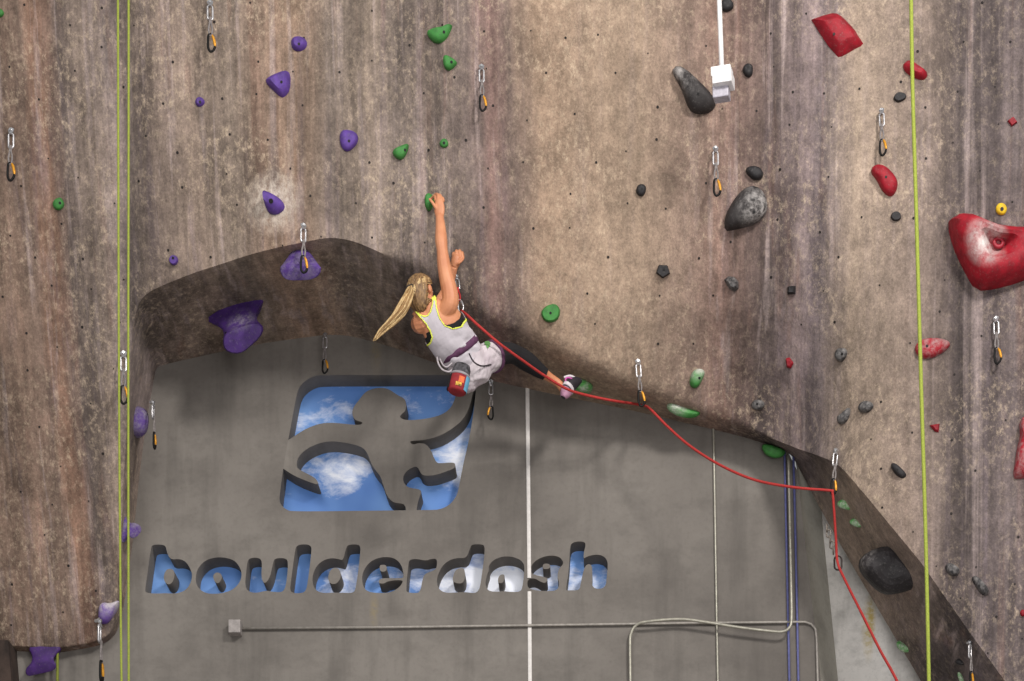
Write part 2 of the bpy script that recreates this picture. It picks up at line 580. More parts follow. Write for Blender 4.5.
# emblem: chains along the figure, each from one contact with the frame to the next
A_FRAME = [(288.2,440),(292,420),(295.9,398),(298.6,388),(304,381.5),(312,376.6),(320,375),(390,375),(450,375),(455,375)]
A_FIG = [(288.2,440),(296,435),(307,428),(322,422.8),(336,422.8),(351,424.5),(361,425),(363,422),(356,420.5),(353,417),(352,412),(354,406),(359,400),(365,392),(373,388.5),(381,387.5),(389,389),(398,395.5),(404,398),(406.5,403),(405.5,411),(401.5,414),(399.3,417.5),(406,420.5),(425,419),(440,415.5),(449,410),(454,402),(456.5,392),(456.5,382),(455,375)]
TR = [(455,375),(466,375),(472,377.5),(475,382),(476.2,388)]
B_FRAME = [(476.2,388),(473.2,415),(469,440),(463,465),(458.5,490),(456,497),(449.5,505),(440,509.5),(430,510),(416.5,510)]
B_FIG = [(476.2,388),(473,391),(470.3,405),(465,417),(455,427),(440,436),(425,440),(410.5,440.8),(410,442.5),(413,444.8),(419,442.8),(426,444),(431,450),(434,458),(437,463),(441,463.2),(453.5,462.3),(455.6,464.5),(454.5,468.3),(446,471.5),(436,475),(426,476),(421,474),(419,469),(416,466),(409,469),(404,474),(402.7,480),(405.5,485.5),(410,488),(419,489),(421.8,491.5),(418,501),(416.5,510)]
C_FRAME = [(405.8,510.3),(380,510.5),(292,511.6),(286,509.5),(281,505),(279.4,500),(279.9,493),(283.2,468.6)]
C_FIG = [(405.8,510.3),(405.8,507),(403,503.3),(394,503),(387.6,497),(384.3,488.5),(380.5,476),(376,471),(371.3,464),(367,452),(361.4,446.6),(347,442.8),(331.7,441),(319.5,442.8),(306,449),(298,457),(296.3,465),(298,469),(305,472.5),(316.3,478.5),(318.8,484.5),(313,483.5),(295,476.3),(283.2,468.6)]
fig = chaikin(A_FIG, 2, False) + TR[1:-1] + chaikin(B_FIG, 2, False) + chaikin(C_FIG, 2, False)
frm = chaikin(A_FRAME, 2, False) + TR[1:-1] + chaikin(B_FRAME, 2, False) + chaikin(C_FRAME, 2, False)

YG, YS = 1.6, 1.8
outer = [(-160, 860), (-160, 230), (778, 230), (782, 440), (797, 470), (805, 540), (822, 690), (842, 860)]
wall_loops = [outer, frm] + [chaikin(l[1], 2) for l in LETTERS]
wb = plate(wall_loops, YG, YS).build('wall_back', M_GRAY, smooth=False)
tag(wb, 'flat grey wall with cut-out emblem and lettering', None, None, 'structure')

em = empty('wall_emblem', W(372, 510, YG), 'grey monkey-shaped cut-out emblem over a framed cloudy blue sky panel', 'emblem')
plate([fig], YG, YS).build('monkey_silhouette', M_GRAY, em, smooth=False)
sky_blobs = [(330, 407, .22, .28), (352, 412, .15, .2), (414, 408, .16, .2), (300, 425, .2, .22), (345, 478, .42, .34), (362, 462, .25, .25),
             (310, 486, .3, .18), (452, 452, .3, .42), (462, 480, .25, .3), (430, 470, .12, .3), (375, 500, .3, -.25), (320, 505, .3, -.3), (310, 452, .15, .2)]
M_SKY = sky_material('sky_picture', sky_blobs, -0.09)
mb = MB()
mb.box((W(376, 446, YS).x, YS + 0.012, W(376, 446, YS).z), (1.86, 0.02, 1.32))
mb.build('sky_panel', M_SKY, em, smooth=False)

lt_blobs = [(400, 592, .35, .3), (440, 590, .35, .3), (480, 580, .5, .45), (510, 580, .45, .45), (545, 585, .35, .4), (590, 588, .3, .35), (330, 592, .3, .3), (345, 580, .2, .2),
            (160, 565, .5, -.2), (210, 565, .5, -.12), (265, 570, .5, -.1), (226, 585, .15, .25), (455, 558, .2, -.1), (595, 562, .25, -.1)]
M_SKYL = sky_material('sky_picture_letters', lt_blobs, -0.02, amp=0.5)
ls = empty('lettering_sign', W(378, 592, YG), 'row of cut-out lowercase letters showing blue sky, below the emblem', 'sign')
for i, (ch, out, isl) in enumerate(LETTERS):
    xs = [p[0] for p in out]; ys = [p[1] for p in out]
    # the sky sheet seen through each letter ends behind the bridges between letters
    nx0 = min(xs) - 1.2; nx1 = max(xs) + 1.2
    if i: nx0 = (max(p[0] for p in LETTERS[i-1][1]) + min(xs)) / 2 + .1
    if i < len(LETTERS) - 1: nx1 = (max(xs) + min(p[0] for p in LETTERS[i+1][1])) / 2 - .1
    k = (D + YS) / (D + YG)
    a = W(nx0, min(ys) - 1, YG); bb = W(nx1, max(ys) + 1, YG)
    mb = MB()
    mb.box(((a.x + bb.x) / 2, YS + 0.012, (a.z + bb.z) / 2), (abs(bb.x - a.x), 0.02, abs(a.z - bb.z)))
    lo = mb.build('letter', M_SKYL, ls, smooth=False)
    for il in isl:
        plate([chaikin(il, 2)], YG, YS).build('counter', M_GRAY, lo, smooth=False)

# white seam down the back wall, broken where it crosses the last letters
def strip(name, pts, w, mat, Y=YG, th=0.012, parent=None):
    mb = MB()
    for a, b in zip(pts[::2], pts[1::2]):
        p, q = W(*a, Y - th / 2), W(*b, Y - th / 2)
        mb.tube([p, q], w, 8, flat=th / 2 / w, up=(1, 0, 0))
    return mb.build(name, mat, parent, smooth=False)
tag(strip('trim_1', [(526.6, 300), (529.2, 578.0), (529.4, 591.5), (530.4, 760)], 0.017, M_SEAM), None, None, None, 'structure')

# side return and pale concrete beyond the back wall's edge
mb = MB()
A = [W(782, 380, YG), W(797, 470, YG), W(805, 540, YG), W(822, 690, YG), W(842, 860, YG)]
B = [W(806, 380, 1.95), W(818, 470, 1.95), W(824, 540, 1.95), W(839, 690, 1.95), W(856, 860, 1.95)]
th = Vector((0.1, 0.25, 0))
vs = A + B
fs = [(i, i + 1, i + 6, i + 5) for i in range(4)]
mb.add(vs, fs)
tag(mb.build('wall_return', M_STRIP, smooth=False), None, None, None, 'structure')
mb = MB()
B2 = [W(1150, 380, 1.95), W(1150, 470, 1.95), W(1150, 540, 1.95), W(1150, 690, 1.95), W(1150, 860, 1.95)]
mb.add(B + B2, fs)
tag(mb.build('wall_concrete', M_PALE, smooth=False), None, None, None, 'structure')
mb = MB()
mb.box((0, -9, -0.1), (40, 30, 0.2))
tag(mb.build('floor', M_FLOOR, smooth=False), None, None, None, 'structure')

# ------------------------------------------------------------------ structure: the overhanging climbing wall
LIP = [  # lip pixel -> pixel where the underside meets the back wall
 ((-220,648),(-220,655)), ((0,645),(0,652)), ((60,648),(60,654)), ((100,641),(104,646)), ((113,633),(118,637)), ((117,600),(126,602)), ((121,540),(134,540)),
 ((124,480),(140,478)), ((127,420),(146,430)), ((129.5,370),(152,395)), ((133,325),(156,373)), ((139,297),(158,368)), ((150,290),(166,366)), ((200,270),(215,355)),
 ((265,250),(270,344)), ((330,237),(330,336)), ((352,240),(352,338)), ((390,257),(392,349)), ((430,277),(430,363)), ((470,308),(480,380)), ((520,333),(530,391)),
 ((570,358),(580,401)), ((620,383),(630,411)), ((680,404),(690,425)), ((735,424),(745,438)), ((775,440),(779,449)), ((800,449),(791,454)), ((838,463),(800,470)),
 ((870,500),(822,512)), ((920,562),(858,575)), ((1005,681),(921,681)), ((1060,756),(965,756)), ((1110,822),(1010,822)), ((1210,960),(1110,960))]
DC = [(-220,648,.12),(0,645,.12),(60,648,.12),(113,633,.15),(121,540,.42),(127,420,.75),(133,325,1.0),(139,297,1.08),(0,300,1.0),(-220,300,1.0),(0,480,.55),(-220,480,.55),(265,250,1.3),(330,237,1.38),
      (430,277,1.2),(470,308,1.05),(570,358,.78),(620,383,.62),(680,404,.5),(735,424,.4),(775,440,.42),(800,449,.65),(838,463,1.08),(870,500,1.22),(920,562,1.3),(1005,681,1.3),(1110,822,1.3),
      (1210,960,1.3),(-220,-160,1.75),(0,0,1.62),(300,0,1.66),(600,0,1.68),(900,0,1.68),(1210,-160,1.7),(600,-160,1.75),(560,200,1.32),(700,250,1.14),(700,120,1.45),(1000,300,1.5),(1000,500,1.4),(1210,600,1.38),
      (860,350,1.22),(850,200,1.48),(150,150,1.42),(300,130,1.52),(420,130,1.48)]
C = np.array(DC, float)
def phi(r):
    return np.where(r > 1e-9, r * r * np.log(np.maximum(r, 1e-9)), 0.0)
P2 = C[:, :2] / 500.0
n_ = len(C)
Kx = phi(np.linalg.norm(P2[:, None] - P2[None], axis=2)) + np.eye(n_) * 2e-4
Aug = np.zeros((n_ + 3, n_ + 3))
Aug[:n_, :n_] = Kx
Aug[:n_, n_] = 1; Aug[:n_, n_ + 1:] = P2
Aug[n_, :n_] = 1; Aug[n_ + 1:, :n_] = P2.T
SOL = np.linalg.solve(Aug, np.concatenate([C[:, 2], np.zeros(3)]))
def depth(px, py):
    q = np.stack([np.asarray(px, float), np.asarray(py, float)], -1) / 500.0
    r = np.linalg.norm(q[..., None, :] - P2, axis=-1)
    d = phi(r) @ SOL[:n_] + SOL[n_] + q @ SOL[n_ + 1:]
    return YG - d

def relief(px, py):
    """shallow vertical flutes and folds of the sprayed surface (metres towards the room)"""
    r = 0.0
    def sm(t):
        t = np.clip(t, 0, 1); return t * t * (3 - 2 * t)
    band = sm((py - 70) / 60) * (1 - sm((py - 215) / 60))
    r = r + 0.05 * sm((px - 324) / 18) * (1 - sm((px - 342) / 120)) * band * -1
    r = r - 0.05 * np.exp(-((px - (425 - (py - 80) * 0.12)) / 13.0) ** 2) * (1 - sm((py - 150) / 90))
    r = r - 0.045 * np.exp(-((px - 482) / 11.0) ** 2) * (1 - sm((py - 60) / 70))
    r = r - 0.05 * np.exp(-((px - 123) / 9.0) ** 2)
    r = r - 0.04 * np.exp(-((px - 770) / 16.0) ** 2)
    r = r - 0.035 * np.exp(-((px - 955) / 20.0) ** 2) * (1 - sm((py - 120) / 120))
    r = r - 0.025 * np.exp(-((px - 82) / 5.0) ** 2) * sm((py - 420) / 100)
    r = r - 0.03 * np.exp(-((px - 56) / 8.0) ** 2) * (1 - sm((py - 240) / 80))
    r = r + 0.018 * np.sin(px * 0.043 + 1.3 * np.sin(py * 0.006)) + 0.012 * np.sin(px * 0.011 + py * 0.017 + 1.0)
    return r

def build_wall():
    # parametrize lip
    lp = np.array([l[0] for l in LIP], float); bp = np.array([l[1] for l in LIP], float)
    cols_l, cols_b = [], []
    for i in range(len(lp) - 1):
        L = np.linalg.norm(lp[i + 1] - lp[i])
        k = max(2, int(L / 5.0))
        for j in range(k):
            t = j / k
            cols_l.append(lp[i] * (1 - t) + lp[i + 1] * t)
            cols_b.append(bp[i] * (1 - t) + bp[i + 1] * t)
    cols_l.append(lp[-1]); cols_b.append(bp[-1])
    cl = np.array(cols_l); cb = np.array(cols_b)
    # soften the traced polylines
    for _ in range(2):
        for a in (cl, cb):
            a[1:-1] = a[1:-1] * .5 + (a[:-2] + a[2:]) * .25
    nc = len(cl)
    NF, NE, NU = 110, 40, 40
    tF = np.linspace(0, 1, NF, endpoint=False)
    V = np.zeros((nc, NF + NE + NU + 1, 3))
    for i in range(nc):
        lx, ly = cl[i]; bx, by = cb[i]
        e = min(70.0, (ly + 160) * .4)
        ys = np.concatenate([-160 + (ly - e + 160) * tF, np.linspace(ly - e, ly, NE, endpoint=False)])
        xs = np.full_like(ys, lx)
        Y = depth(xs, ys) - relief(xs, ys)
        Yl = float(depth(lx, ly) - relief(lx, ly))
        s = (D + Y) / FPX
        V[i, :NF + NE, 0] = (xs - PX) * s
        V[i, :NF + NE, 1] = Y
        V[i, :NF + NE, 2] = CZ + (PY - ys) * s
        P0 = np.array(W(lx, ly, Yl)); P1 = np.array(W(bx, by, YG + 0.03))
        u = np.linspace(0, 1, NU + 1)[:, None]
        V[i, NF + NE:] = P0 + (P1 - P0) * u
    # round the lip: more in the middle of the arch, tight at its left end
    lipx = cl[:, 0]
    def sm(t):
        t = np.clip(t, 0, 1); return t * t * (3 - 2 * t)
    w = 0.0 + 1.0 * sm((lipx - 380) / 60) * (1 - sm((lipx - 730) / 50)) + .12 * sm((128 - lipx) / 8)
    w = np.clip(w, 0.0, 1.0)[:, None, None]
    j0, j1 = NF - 2, NF + NE + NU
    for it in range(90):
        seg = V[:, j0:j1 + 1]
        lap = (seg[:, :-2] + seg[:, 2:]) * .5 - seg[:, 1:-1]
        seg[:, 1:-1] += lap * .5 * (w if it < 60 else w ** 2)
    for it in range(3):   # knit neighbouring columns together
        V[1:-1] = V[1:-1] * .5 + (V[:-2] + V[2:]) * .25
    nr = V.shape[1]
    verts = V.reshape(-1, 3)
    for k in range(len(verts)):
        p = Vector(verts[k])
        if p.y < YG:
            a = mnoise.noise(p * 1.1) * 0.018 + mnoise.noise(p * 4.0) * 0.007
            verts[k, 1] += a
    faces = []
    for i in range(nc - 1):
        for j in range(nr - 1):
            a = i * nr + j
            faces.append((a, a + 1, a + nr + 1, a + nr))
    return verts, faces

wv, wf = build_wall()
BVH = BVHTree.FromPolygons([Vector(v) for v in wv], wf)
def hit(px, py):
    loc, nor, idx, dist = BVH.ray_cast(CAM, ray(px, py))
    if loc is None:
        return None, None
    if nor.dot(ray(px, py)) > 0:
        nor = -nor
    return loc, nor
def hit_s(px, py, r=4):
    """point and locally averaged normal"""
    loc, n = hit(px, py)
    if loc is None:
        return None, None
    acc = Vector((0, 0, 0))
    for dx in (-r, 0, r):
        for dy in (-r, 0, r):
            l2, n2 = hit(px + dx, py + dy)
            if n2 is not None and (l2 - loc).length < .4:
                acc += n2
    return loc, acc.normalized()

mb = MB()
mb.add([Vector(v) for v in wv], wf, 0)
# threaded bolt sockets scattered over the face (surface pattern of the wall)
pts = []
tries = 0
rs = random.Random(11)
while len(pts) < 250 and tries < 9000:
    tries += 1
    p = (rs.uniform(-60, 1090), rs.uniform(-60, 660))
    if all((p[0] - q[0]) ** 2 + (p[1] - q[1]) ** 2 > 31 ** 2 for q in pts):
        loc, n = hit(*p)
        if loc is None or n.z < -0.62 or (n.y > -.72) or loc.y > 1.45:
            continue
        pts.append(p)
        t = n.orthogonal().normalized(); b_ = n.cross(t)
        r = rs.uniform(0.006, 0.0112)
        c = loc + n * 0.004
        mb.add([c + (t * math.cos(a) + b_ * math.sin(a)) * r for a in [k * math.pi / 4 for k in range(8)]] +
               [loc + (t * math.cos(a) + b_ * math.sin(a)) * r for a in [k * math.pi / 4 for k in range(8)]],
               [tuple(range(8))] + [(k, (k + 1) % 8, 8 + (k + 1) % 8, 8 + k) for k in range(8)], 1)
cw = mb.build('wall_climbing', M_WALL, mats=[M_WALL, M_HOLE])
cw.data.set_sharp_from_angle(angle=math.radians(34))
tag(cw, 'tall overhanging climbing wall of streaked brown faux rock', None, None, 'structure')
# dark end of another rock column low at the left
mb = MB()
q = [W(-120, 640, 1.35), W(8, 640, 1.35), W(13, 700, 1.35), W(13, 860, 1.35), W(-120, 860, 1.35)]
q2 = [p + Vector((0, .25, 0)) for p in q]
mb.add(q + q2, [(0, 1, 2, 3, 4), (9, 8, 7, 6, 5)] + [(i, (i + 1) % 5, 5 + (i + 1) % 5, 5 + i) for i in range(5)])
tag(mb.build('wall_column', simple('dark_rock', (62, 50, 44), .9, 0, .25, 8, .6, 20), smooth=False), None, None, None, 'structure')

# ------------------------------------------------------------------ climbing holds
def hold_mat(name, color, chalk=None, chalk_amt=0.0, center=None, radius=0.2, rough=0.62, up=0.0):
    m, nt, b = new_mat(name)
    tc = N(nt, 'ShaderNodeTexCoord')
    vec = tc.outputs['Object']
    f = noise_n(nt, vec, 14, 5, .6)
    c = lin(color)
    dk = tuple(v * .62 for v in c[:3]) + (1,)
    lt = tuple(min(1, v * 1.18) for v in c[:3]) + (1,)
    col = mix_rgb(nt, remap(nt, f, .35, .68), lt, dk)
    g = noise_n(nt, vec, 55, 4, .7)
    col = mix_rgb(nt, math_n(nt, 'MULTIPLY', remap(nt, g, .55, .72), .1), col, lin((200, 195, 190)))
    if chalk_amt:
        k = noise_n(nt, vec, 13, 8, .78, .2)
        k = remap(nt, k, .42, .66) if chalk_amt < .9 else remap(nt, k, .33, .58)
        if center is not None:
            k = math_n(nt, 'MULTIPLY', k, blob_n(nt, vec, center, radius, .8))
        col = mix_rgb(nt, math_n(nt, 'MULTIPLY', k, chalk_amt), col, lin((214, 208, 204)))
    nt.links.new(col, b.inputs['Base Color'])
    b.inputs['Roughness'].default_value = rough
    b.inputs['Specular IOR Level'].default_value = .35
    bn = N(nt, 'ShaderNodeBump')
    bn.inputs['Strength'].default_value = .3
    bn.inputs['Distance'].default_value = .006
    nt.links.new(g, bn.inputs['Height'])
    nt.links.new(bn.outputs['Normal'], b.inputs['Normal'])
    return m

PUR, GRN, BLK, RED, YEL = (88, 60, 138), (60, 126, 58), (38, 36, 38), (144, 14, 32), (226, 190, 40)
HM = {'p': hold_mat('purple_resin', PUR), 'g': hold_mat('green_resin', GRN), 'k': hold_mat('black_resin', BLK), 'r': hold_mat('red_resin', RED), 'y': hold_mat('yellow_resin', YEL),
      'pd': hold_mat('worn_purple_resin', (80, 54, 124), 1, .3), 'gc': hold_mat('chalky_green_resin', (72, 140, 66), 1, .75), 'kc': hold_mat('chalky_grey_resin', (38, 37, 39), 1, .28), 'rc': hold_mat('chalky_red_resin', RED, 1, .35)}
M_SOCKET = simple('bolt_socket', (20, 18, 18), .5, .4)

def resample(poly, n):
    P = [Vector((p[0], p[1], 0)) for p in poly]
    L = [0]
    for i in range(len(P)):
        L.append(L[-1] + (P[(i + 1) % len(P)] - P[i]).length)
    out = []
    j = 0
    for k in range(n):
        t = L[-1] * k / n
        while L[j + 1] < t:
            j += 1
        u = (t - L[j]) / max(1e-9, L[j + 1] - L[j])
        out.append(P[j].lerp(P[(j + 1) % len(P)], u))
    return out

def on_plane(px, py, o, n):
    d = ray(px, py)
    t = (o - CAM).dot(n) / d.dot(n)
    return CAM + d * t

def hold(name, label, color, poly, H=0.06, prof='dome', socket=None, normal=None, group=None, smooth_it=2, top=None, mat=None, at=None, lift=None, flat=False, dish=None, tilt=0.55, push=0.0, lump=None, cat='climbing hold'):
    """poly: outline in pixels; top: optional second outline (pixels) for the outer end; H: how far it stands off the wall"""
    cx = sum(p[0] for p in poly) / len(poly); cy = sum(p[1] for p in poly) / len(poly)
    loc, n = hit_s(*(at or (cx, cy)))
    if normal is not None:
        n = Vector(normal).normalized()
    elif tilt:
        n = (n.lerp(Vector((0, -1, -.35)).normalized(), tilt)).normalized()
    NR = 28
    if lift is None:
        lift = {'dome': .3, 'cone': .05, 'flat': .45, 'pocket': .5, 'dish': .3}.get(prof, .2)
    loc = loc + n * push
    base = resample(chaikin(poly, smooth_it), NR)
    o1 = loc + n * (H * lift)
    ring = [on_plane(p.x, p.y, o1, n) - n * (H * lift) for p in base]
    c = on_plane(cx, cy, o1, n) - n * (H * lift)
    mb = MB()
    rings = []
    # skirt into the wall so the hold seats on the uneven face
    rings.append([c + (p - c) * 1.0 - n * (0.05 + 1.5 * push) for p in ring])
    if top is None:
        if prof == 'dome':
            K = [(1.0, 0.0), (1.0, .3), (.93, .58), (.8, .8), (.6, .94), (.35, 1.0), (.12, 1.0)]
        elif prof == 'flat':
            K = [(1.0, 0.0), (.98, .45), (.9, .85), (.82, .98), (.5, 1.0), (.15, .98)]
        elif prof == 'cone':
            K = [(1.0, 0.0), (.95, .3), (.75, .7), (.57, .95), (.5, 1.0), (.2, .95)]
        elif prof == 'pocket':
            K = [(1.0, 0.0), (.95, .5), (.8, .9), (.62, 1.0), (.46, .95), (.36, .6), (.2, .45), (.06, .45)]
        elif prof == 'dish':
            K = [(1.0, 0.0), (.98, .3), (.9, .62), (.74, .9), (.55, 1.0), (.38, .96), (.26, .78), (.16, .62), (.05, .6)]
        dc = c
        if dish is not None:
            dc = on_plane(dish[0], dish[1], o1, n) - n * (H * lift)
        for s, h in K:
            cc = c.lerp(dc, 1 - s)
            rings.append([cc + (p - c) * s + n * (H * h) for p in ring])
        cap = c.lerp(dc, 1) + n * (H * K[-1][1])
    else:
        tb = chaikin(top, smooth_it)
        tr = resample(tb, NR)
        tcx = sum(p[0] for p in top) / len(top); tcy = sum(p[1] for p in top) / len(top)
        # rotate start index for best match
        def ang(p, x, y): return math.atan2(p.y - y, p.x - x)
        best = min(range(NR), key=lambda s: sum(abs(math.remainder(ang(base[k], cx, cy) - ang(tr[(k + s) % NR], tcx, tcy), 2 * math.pi)) for k in range(0, NR, 3)))
        o2 = loc + n * H
        topr = [on_plane(tr[(k + best) % NR].x, tr[(k + best) % NR].y, o2, n) for k in range(NR)]
        tc_ = on_plane(tcx, tcy, o2, n)
        waist = 0.7 if prof == 'flare' else 1.0
        for t in (0.0, .2, .45, .7, .9, 1.0):
            w = 1 - (1 - waist) * math.sin(math.pi * t)
            row = [ring[k].lerp(topr[k], t if prof != 'round' else math.sin(t * math.pi / 2)) for k in range(NR)]
            mid = c.lerp(tc_, t)
            rings.append([mid + (p - mid) * w for p in row])
        rings.append([tc_ + (p - tc_) * .93 + n * (.08 * H) for p in topr])
        rings.append([tc_ + (p - tc_) * .6 + n * (.12 * H) for p in topr])
        rings.append([tc_ + (p - tc_) * .2 + n * (.13 * H) for p in topr])
        cap = tc_ + n * (.13 * H)
    vs = [p for r in rings for p in r] + [cap]
    fs = []
    for i in range(len(rings) - 1):
        for k in range(NR):
            fs.append((i * NR + k, i * NR + (k + 1) % NR, (i + 1) * NR + (k + 1) % NR, (i + 1) * NR + k))
    e = len(vs) - 1
    for k in range(NR):
        fs.append(((len(rings) - 1) * NR + k, (len(rings) - 1) * NR + (k + 1) % NR, e))
    # lumpy resin
    amp = lump or min(0.006, H * .07)
    vs = [v + n * (mnoise.noise(v * (16 if not lump else 9)) * amp) for v in vs]
    mb.add(vs, fs)
    group = group or {'p': 'purple climbing holds', 'g': 'green climbing holds', 'k': 'black climbing holds', 'r': 'red climbing holds', 'y': 'yellow climbing holds'}[color[0]]
    o = mb.build(name, mat or HM[color], None, smooth=not flat, origin=c)
    if not flat:
        o.data.set_sharp_from_angle(angle=math.radians(36))
    tag(o, label, cat, group)
    if socket:
        bv = BVHTree.FromPolygons(vs, fs)
        q, qn, _, _ = bv.ray_cast(CAM, ray(*socket[:2]))
        if q is not None:
            if qn.dot(n) < 0: qn = -qn
            qn = qn.lerp(n, .5).normalized()
            r = 0.0105 if len(socket) < 3 else socket[2]
            t = qn.orthogonal().normalized(); b_ = qn.cross(t)
            sb = MB()
            A = [2 * math.pi * k / 12 for k in range(12)]
            sb.add([q + qn * .002 + (t * math.cos(a) + b_ * math.sin(a)) * r for a in A] + [q - qn * .012 + (t * math.cos(a) + b_ * math.sin(a)) * r for a in A],
                   [tuple(range(12))] + [(k, (k + 1) % 12, 12 + (k + 1) % 12, 12 + k) for k in range(12)])
            sb.build('bolt_socket', M_SOCKET, o, smooth=False)
    return o

def ell(cx, cy, rx, ry, rot=0, n=10, jit=0.12, seed=0):
    r_ = random.Random(int(cx * 31 + cy * 17 + seed))
    ca, sa = math.cos(math.radians(rot)), math.sin(math.radians(rot))
    out = []
    for k in range(n):
        a = 2 * math.pi * k / n
        j = 1 + r_.uniform(-jit, jit)
        x, y = rx * math.cos(a) * j * 1.06, ry * math.sin(a) * j * 1.06
        out.append((cx + x * ca - y * sa, cy + x * sa + y * ca))
    return out

Z6 = 5.04
def zz(ox, oy, s, pts): return [(ox + x / s, oy + y / s) for x, y in pts]
CH = 'climbing_hold'
# purple
hold(CH, 'small round purple hold, topmost purple one, above the purple triangle', 'p', ell(299, 44, 8.2, 8, 0, 8), .05, 'cone', (299, 44))
hold(CH, 'purple rounded triangle hold with raised three-sided centre', 'p', zz(255, 25, Z6, [(48,285),(70,262),(150,228),(178,240),(180,330),(150,372),(128,368),(90,330)]), .08, 'cone', (281.5, 82), smooth_it=1)
hold(CH, 'tiny purple foothold left of and below the purple triangle', 'p', ell(200, 102, 4.8, 5.2, 0, 6), .03, 'cone', (200, 102))
hold(CH, 'purple shield-shaped hold with white chalk on its top edge', 'p', zz(255, 25, Z6, [(425,535),(470,525),(518,545),(520,590),(490,625),(460,642),(430,615)]), .06, 'dome', (349, 141), mat=hold_mat('chalk_top_purple', PUR, 1, .9, (0.0, 0, .085), .05))
hold(CH, 'purple pocket hold ringed by smeared white chalk on the wall', 'p', [(264,197),(268,193),(274,196),(280,198),(286,206),(284,212),(276,216),(267,213)], .1, 'cone', (271, 201, .018), dish=(266, 194))
hold(CH, 'tiny square purple foothold just above the dark arch at its left end', 'p', ell(173.5, 260, 4.6, 5.2, 0, 6, .05), .04, 'flat', (173, 258), smooth_it=1)
hold(CH, 'bulging purple hold on the lip of the arch with a quickdraw hanging over it', 'p', [(291,250),(300,245),(308,250),(313,260),(300,266),(288,262)], .24, 'straight', None,
     top=[(279,268),(285,264),(300,263),(318,264),(322,269),(317,279),(296,281),(283,279)], normal=(0, -.75, -.66), at=(300, 255), lift=.1, smooth_it=1, mat=hold_mat('dusty_purple', (76, 50, 120), 1, .2))
hold(CH, 'big dark purple flared hold under the arch, its lower end chalk-worn', 'p', zz(180, 230, 4.87, [(118,440),(170,400),(270,345),(380,322),(415,330),(380,400),(340,450),(260,480),(200,478)]), .26, 'flare', (226, 333),
     top=zz(180, 230, 4.87, [(205,560),(215,500),(300,470),(380,445),(412,475),(395,520),(330,580),(290,605),(230,598)]), mat=hold_mat('worn_dark_purple', (66, 38, 104), 1, .45, (0.05, -.15, -.12), .16), lift=.05, tilt=.85, push=.09)
hold(CH, 'purple chalky hold on the pillar edge beside the right green rope', 'p', [(127,409),(136,405),(147,410),(149,421),(147,434),(139,437),(127,432)], .12, 'dome', None, normal=(.45, -.85, -.2), at=(137, 421), mat=HM['pd'])
hold(CH, 'purple spool-shaped hold on the pillar edge, midway down the two green ropes', 'p', [(121,515),(127,516),(129,530),(127,542),(121,543),(119,530)], .11, 'flare', None,
     top=[(131,522),(139,524),(142,530),(137,537),(130,539),(129,530)], normal=(.8, -.55, -.1), at=(124, 529), lift=.0, mat=HM['pd'])
hold(CH, 'purple horn-shaped hold whitened by chalk near the bottom corner of the pillar', 'p', zz(0, 560, 5.625, [(552,340),(555,260),(575,236),(620,245),(670,222),(668,250),(640,310),(605,360),(570,362)]), .09, 'dome', None, at=(106, 612), smooth_it=1,
     mat=hold_mat('chalk_horn_purple', (96, 66, 146), 1, 1.0, (.03, -.07, .09), .2))
hold(CH, 'dark purple hold hanging from the underside of the pillar, lowest of all the purple ones', 'p', zz(0, 560, 5.625, [(160,480),(350,480),(330,520),(305,560),(190,560),(170,520)]), .1, 'flare', None,
     top=zz(0, 560, 5.625, [(140,610),(190,575),(310,572),(320,600),(300,625),(200,645),(150,658)]), normal=(-.1, -.85, -.5), at=(42, 642), mat=hold_mat('shadow_purple', (66, 38, 100)), lift=0)
# green
hold(CH, 'large green half-moon hold, highest of the green ones', 'g', zz(380, 15, 4.54, [(207,80),(240,62),(290,58),(325,38),(328,55),(305,110),(270,130),(235,120)]), .07, 'dome', (444, 32), smooth_it=1)
hold(CH, 'green rounded hold directly under the green half-moon', 'g', zz(380, 15, 4.54, [(285,190),(300,180),(345,205),(350,220),(325,248),(305,252),(288,235)]), .06, 'dome', (451.5, 62))
hold(CH, 'green wedge hold with a raised right tip and chalk dust above it', 'g', zz(380, 15, 4.54, [(55,615),(85,598),(132,580),(128,610),(110,650),(85,658),(62,640)]), .06, 'dome', (405, 150), smooth_it=1)
hold(CH, 'tiny green screw-on foothold right of the green wedge', 'g', ell(444, 143, 4.2, 4.6), .03, 'dome', (444, 143))
grip = hold(CH, "green hold gripped by the climber's raised hand", 'g', zz(410, 185, 8.51, [(120,140),(135,80),(165,68),(205,95),(212,140),(190,190),(165,225),(135,205)]), .075, 'dome', None)
hold(CH, 'small green hold alone on the left pillar', 'g', ell(58.5, 204, 5.8, 6.2), .04, 'dome', (60, 203))
hold(CH, 'green flat hold right of the climber with a central bolt', 'g', zz(512, 227, 3, [(84,258),(100,236),(130,228),(145,245),(142,272),(125,286),(98,285)]), .06, 'flat', (550.5, 313), smooth_it=1)
hold(CH, "green chalky hold under the climber's shoe", 'gc', [(573,381),(578,377),(588,380),(594,386),(590,392),(580,393),(574,390)], .17, 'dome', None, tilt=.95, lift=.6)
hold(CH, 'upright green hold with chalky top, right of the quickdraw holding the rope', 'g', zz(620, 350, 8.51, [(588,280),(605,200),(640,165),(690,155),(730,185),(700,260),(660,325),(610,325)]), .09, 'dome', (699.5, 378), mat=hold_mat('chalk_top_green', GRN, 1, .9, (.01, -.07, .06), .14))
hold(CH, 'long green ledge hold on the arch edge, chalk along its upper side', 'g', zz(620, 350, 8.51, [(385,485),(420,440),(470,445),(560,485),(640,505),(700,525),(660,570),(560,575),(450,540)]), .08, 'dome', None, mat=hold_mat('chalk_ledge_green', GRN, 1, .95, (-.06, -.05, .035), .15))
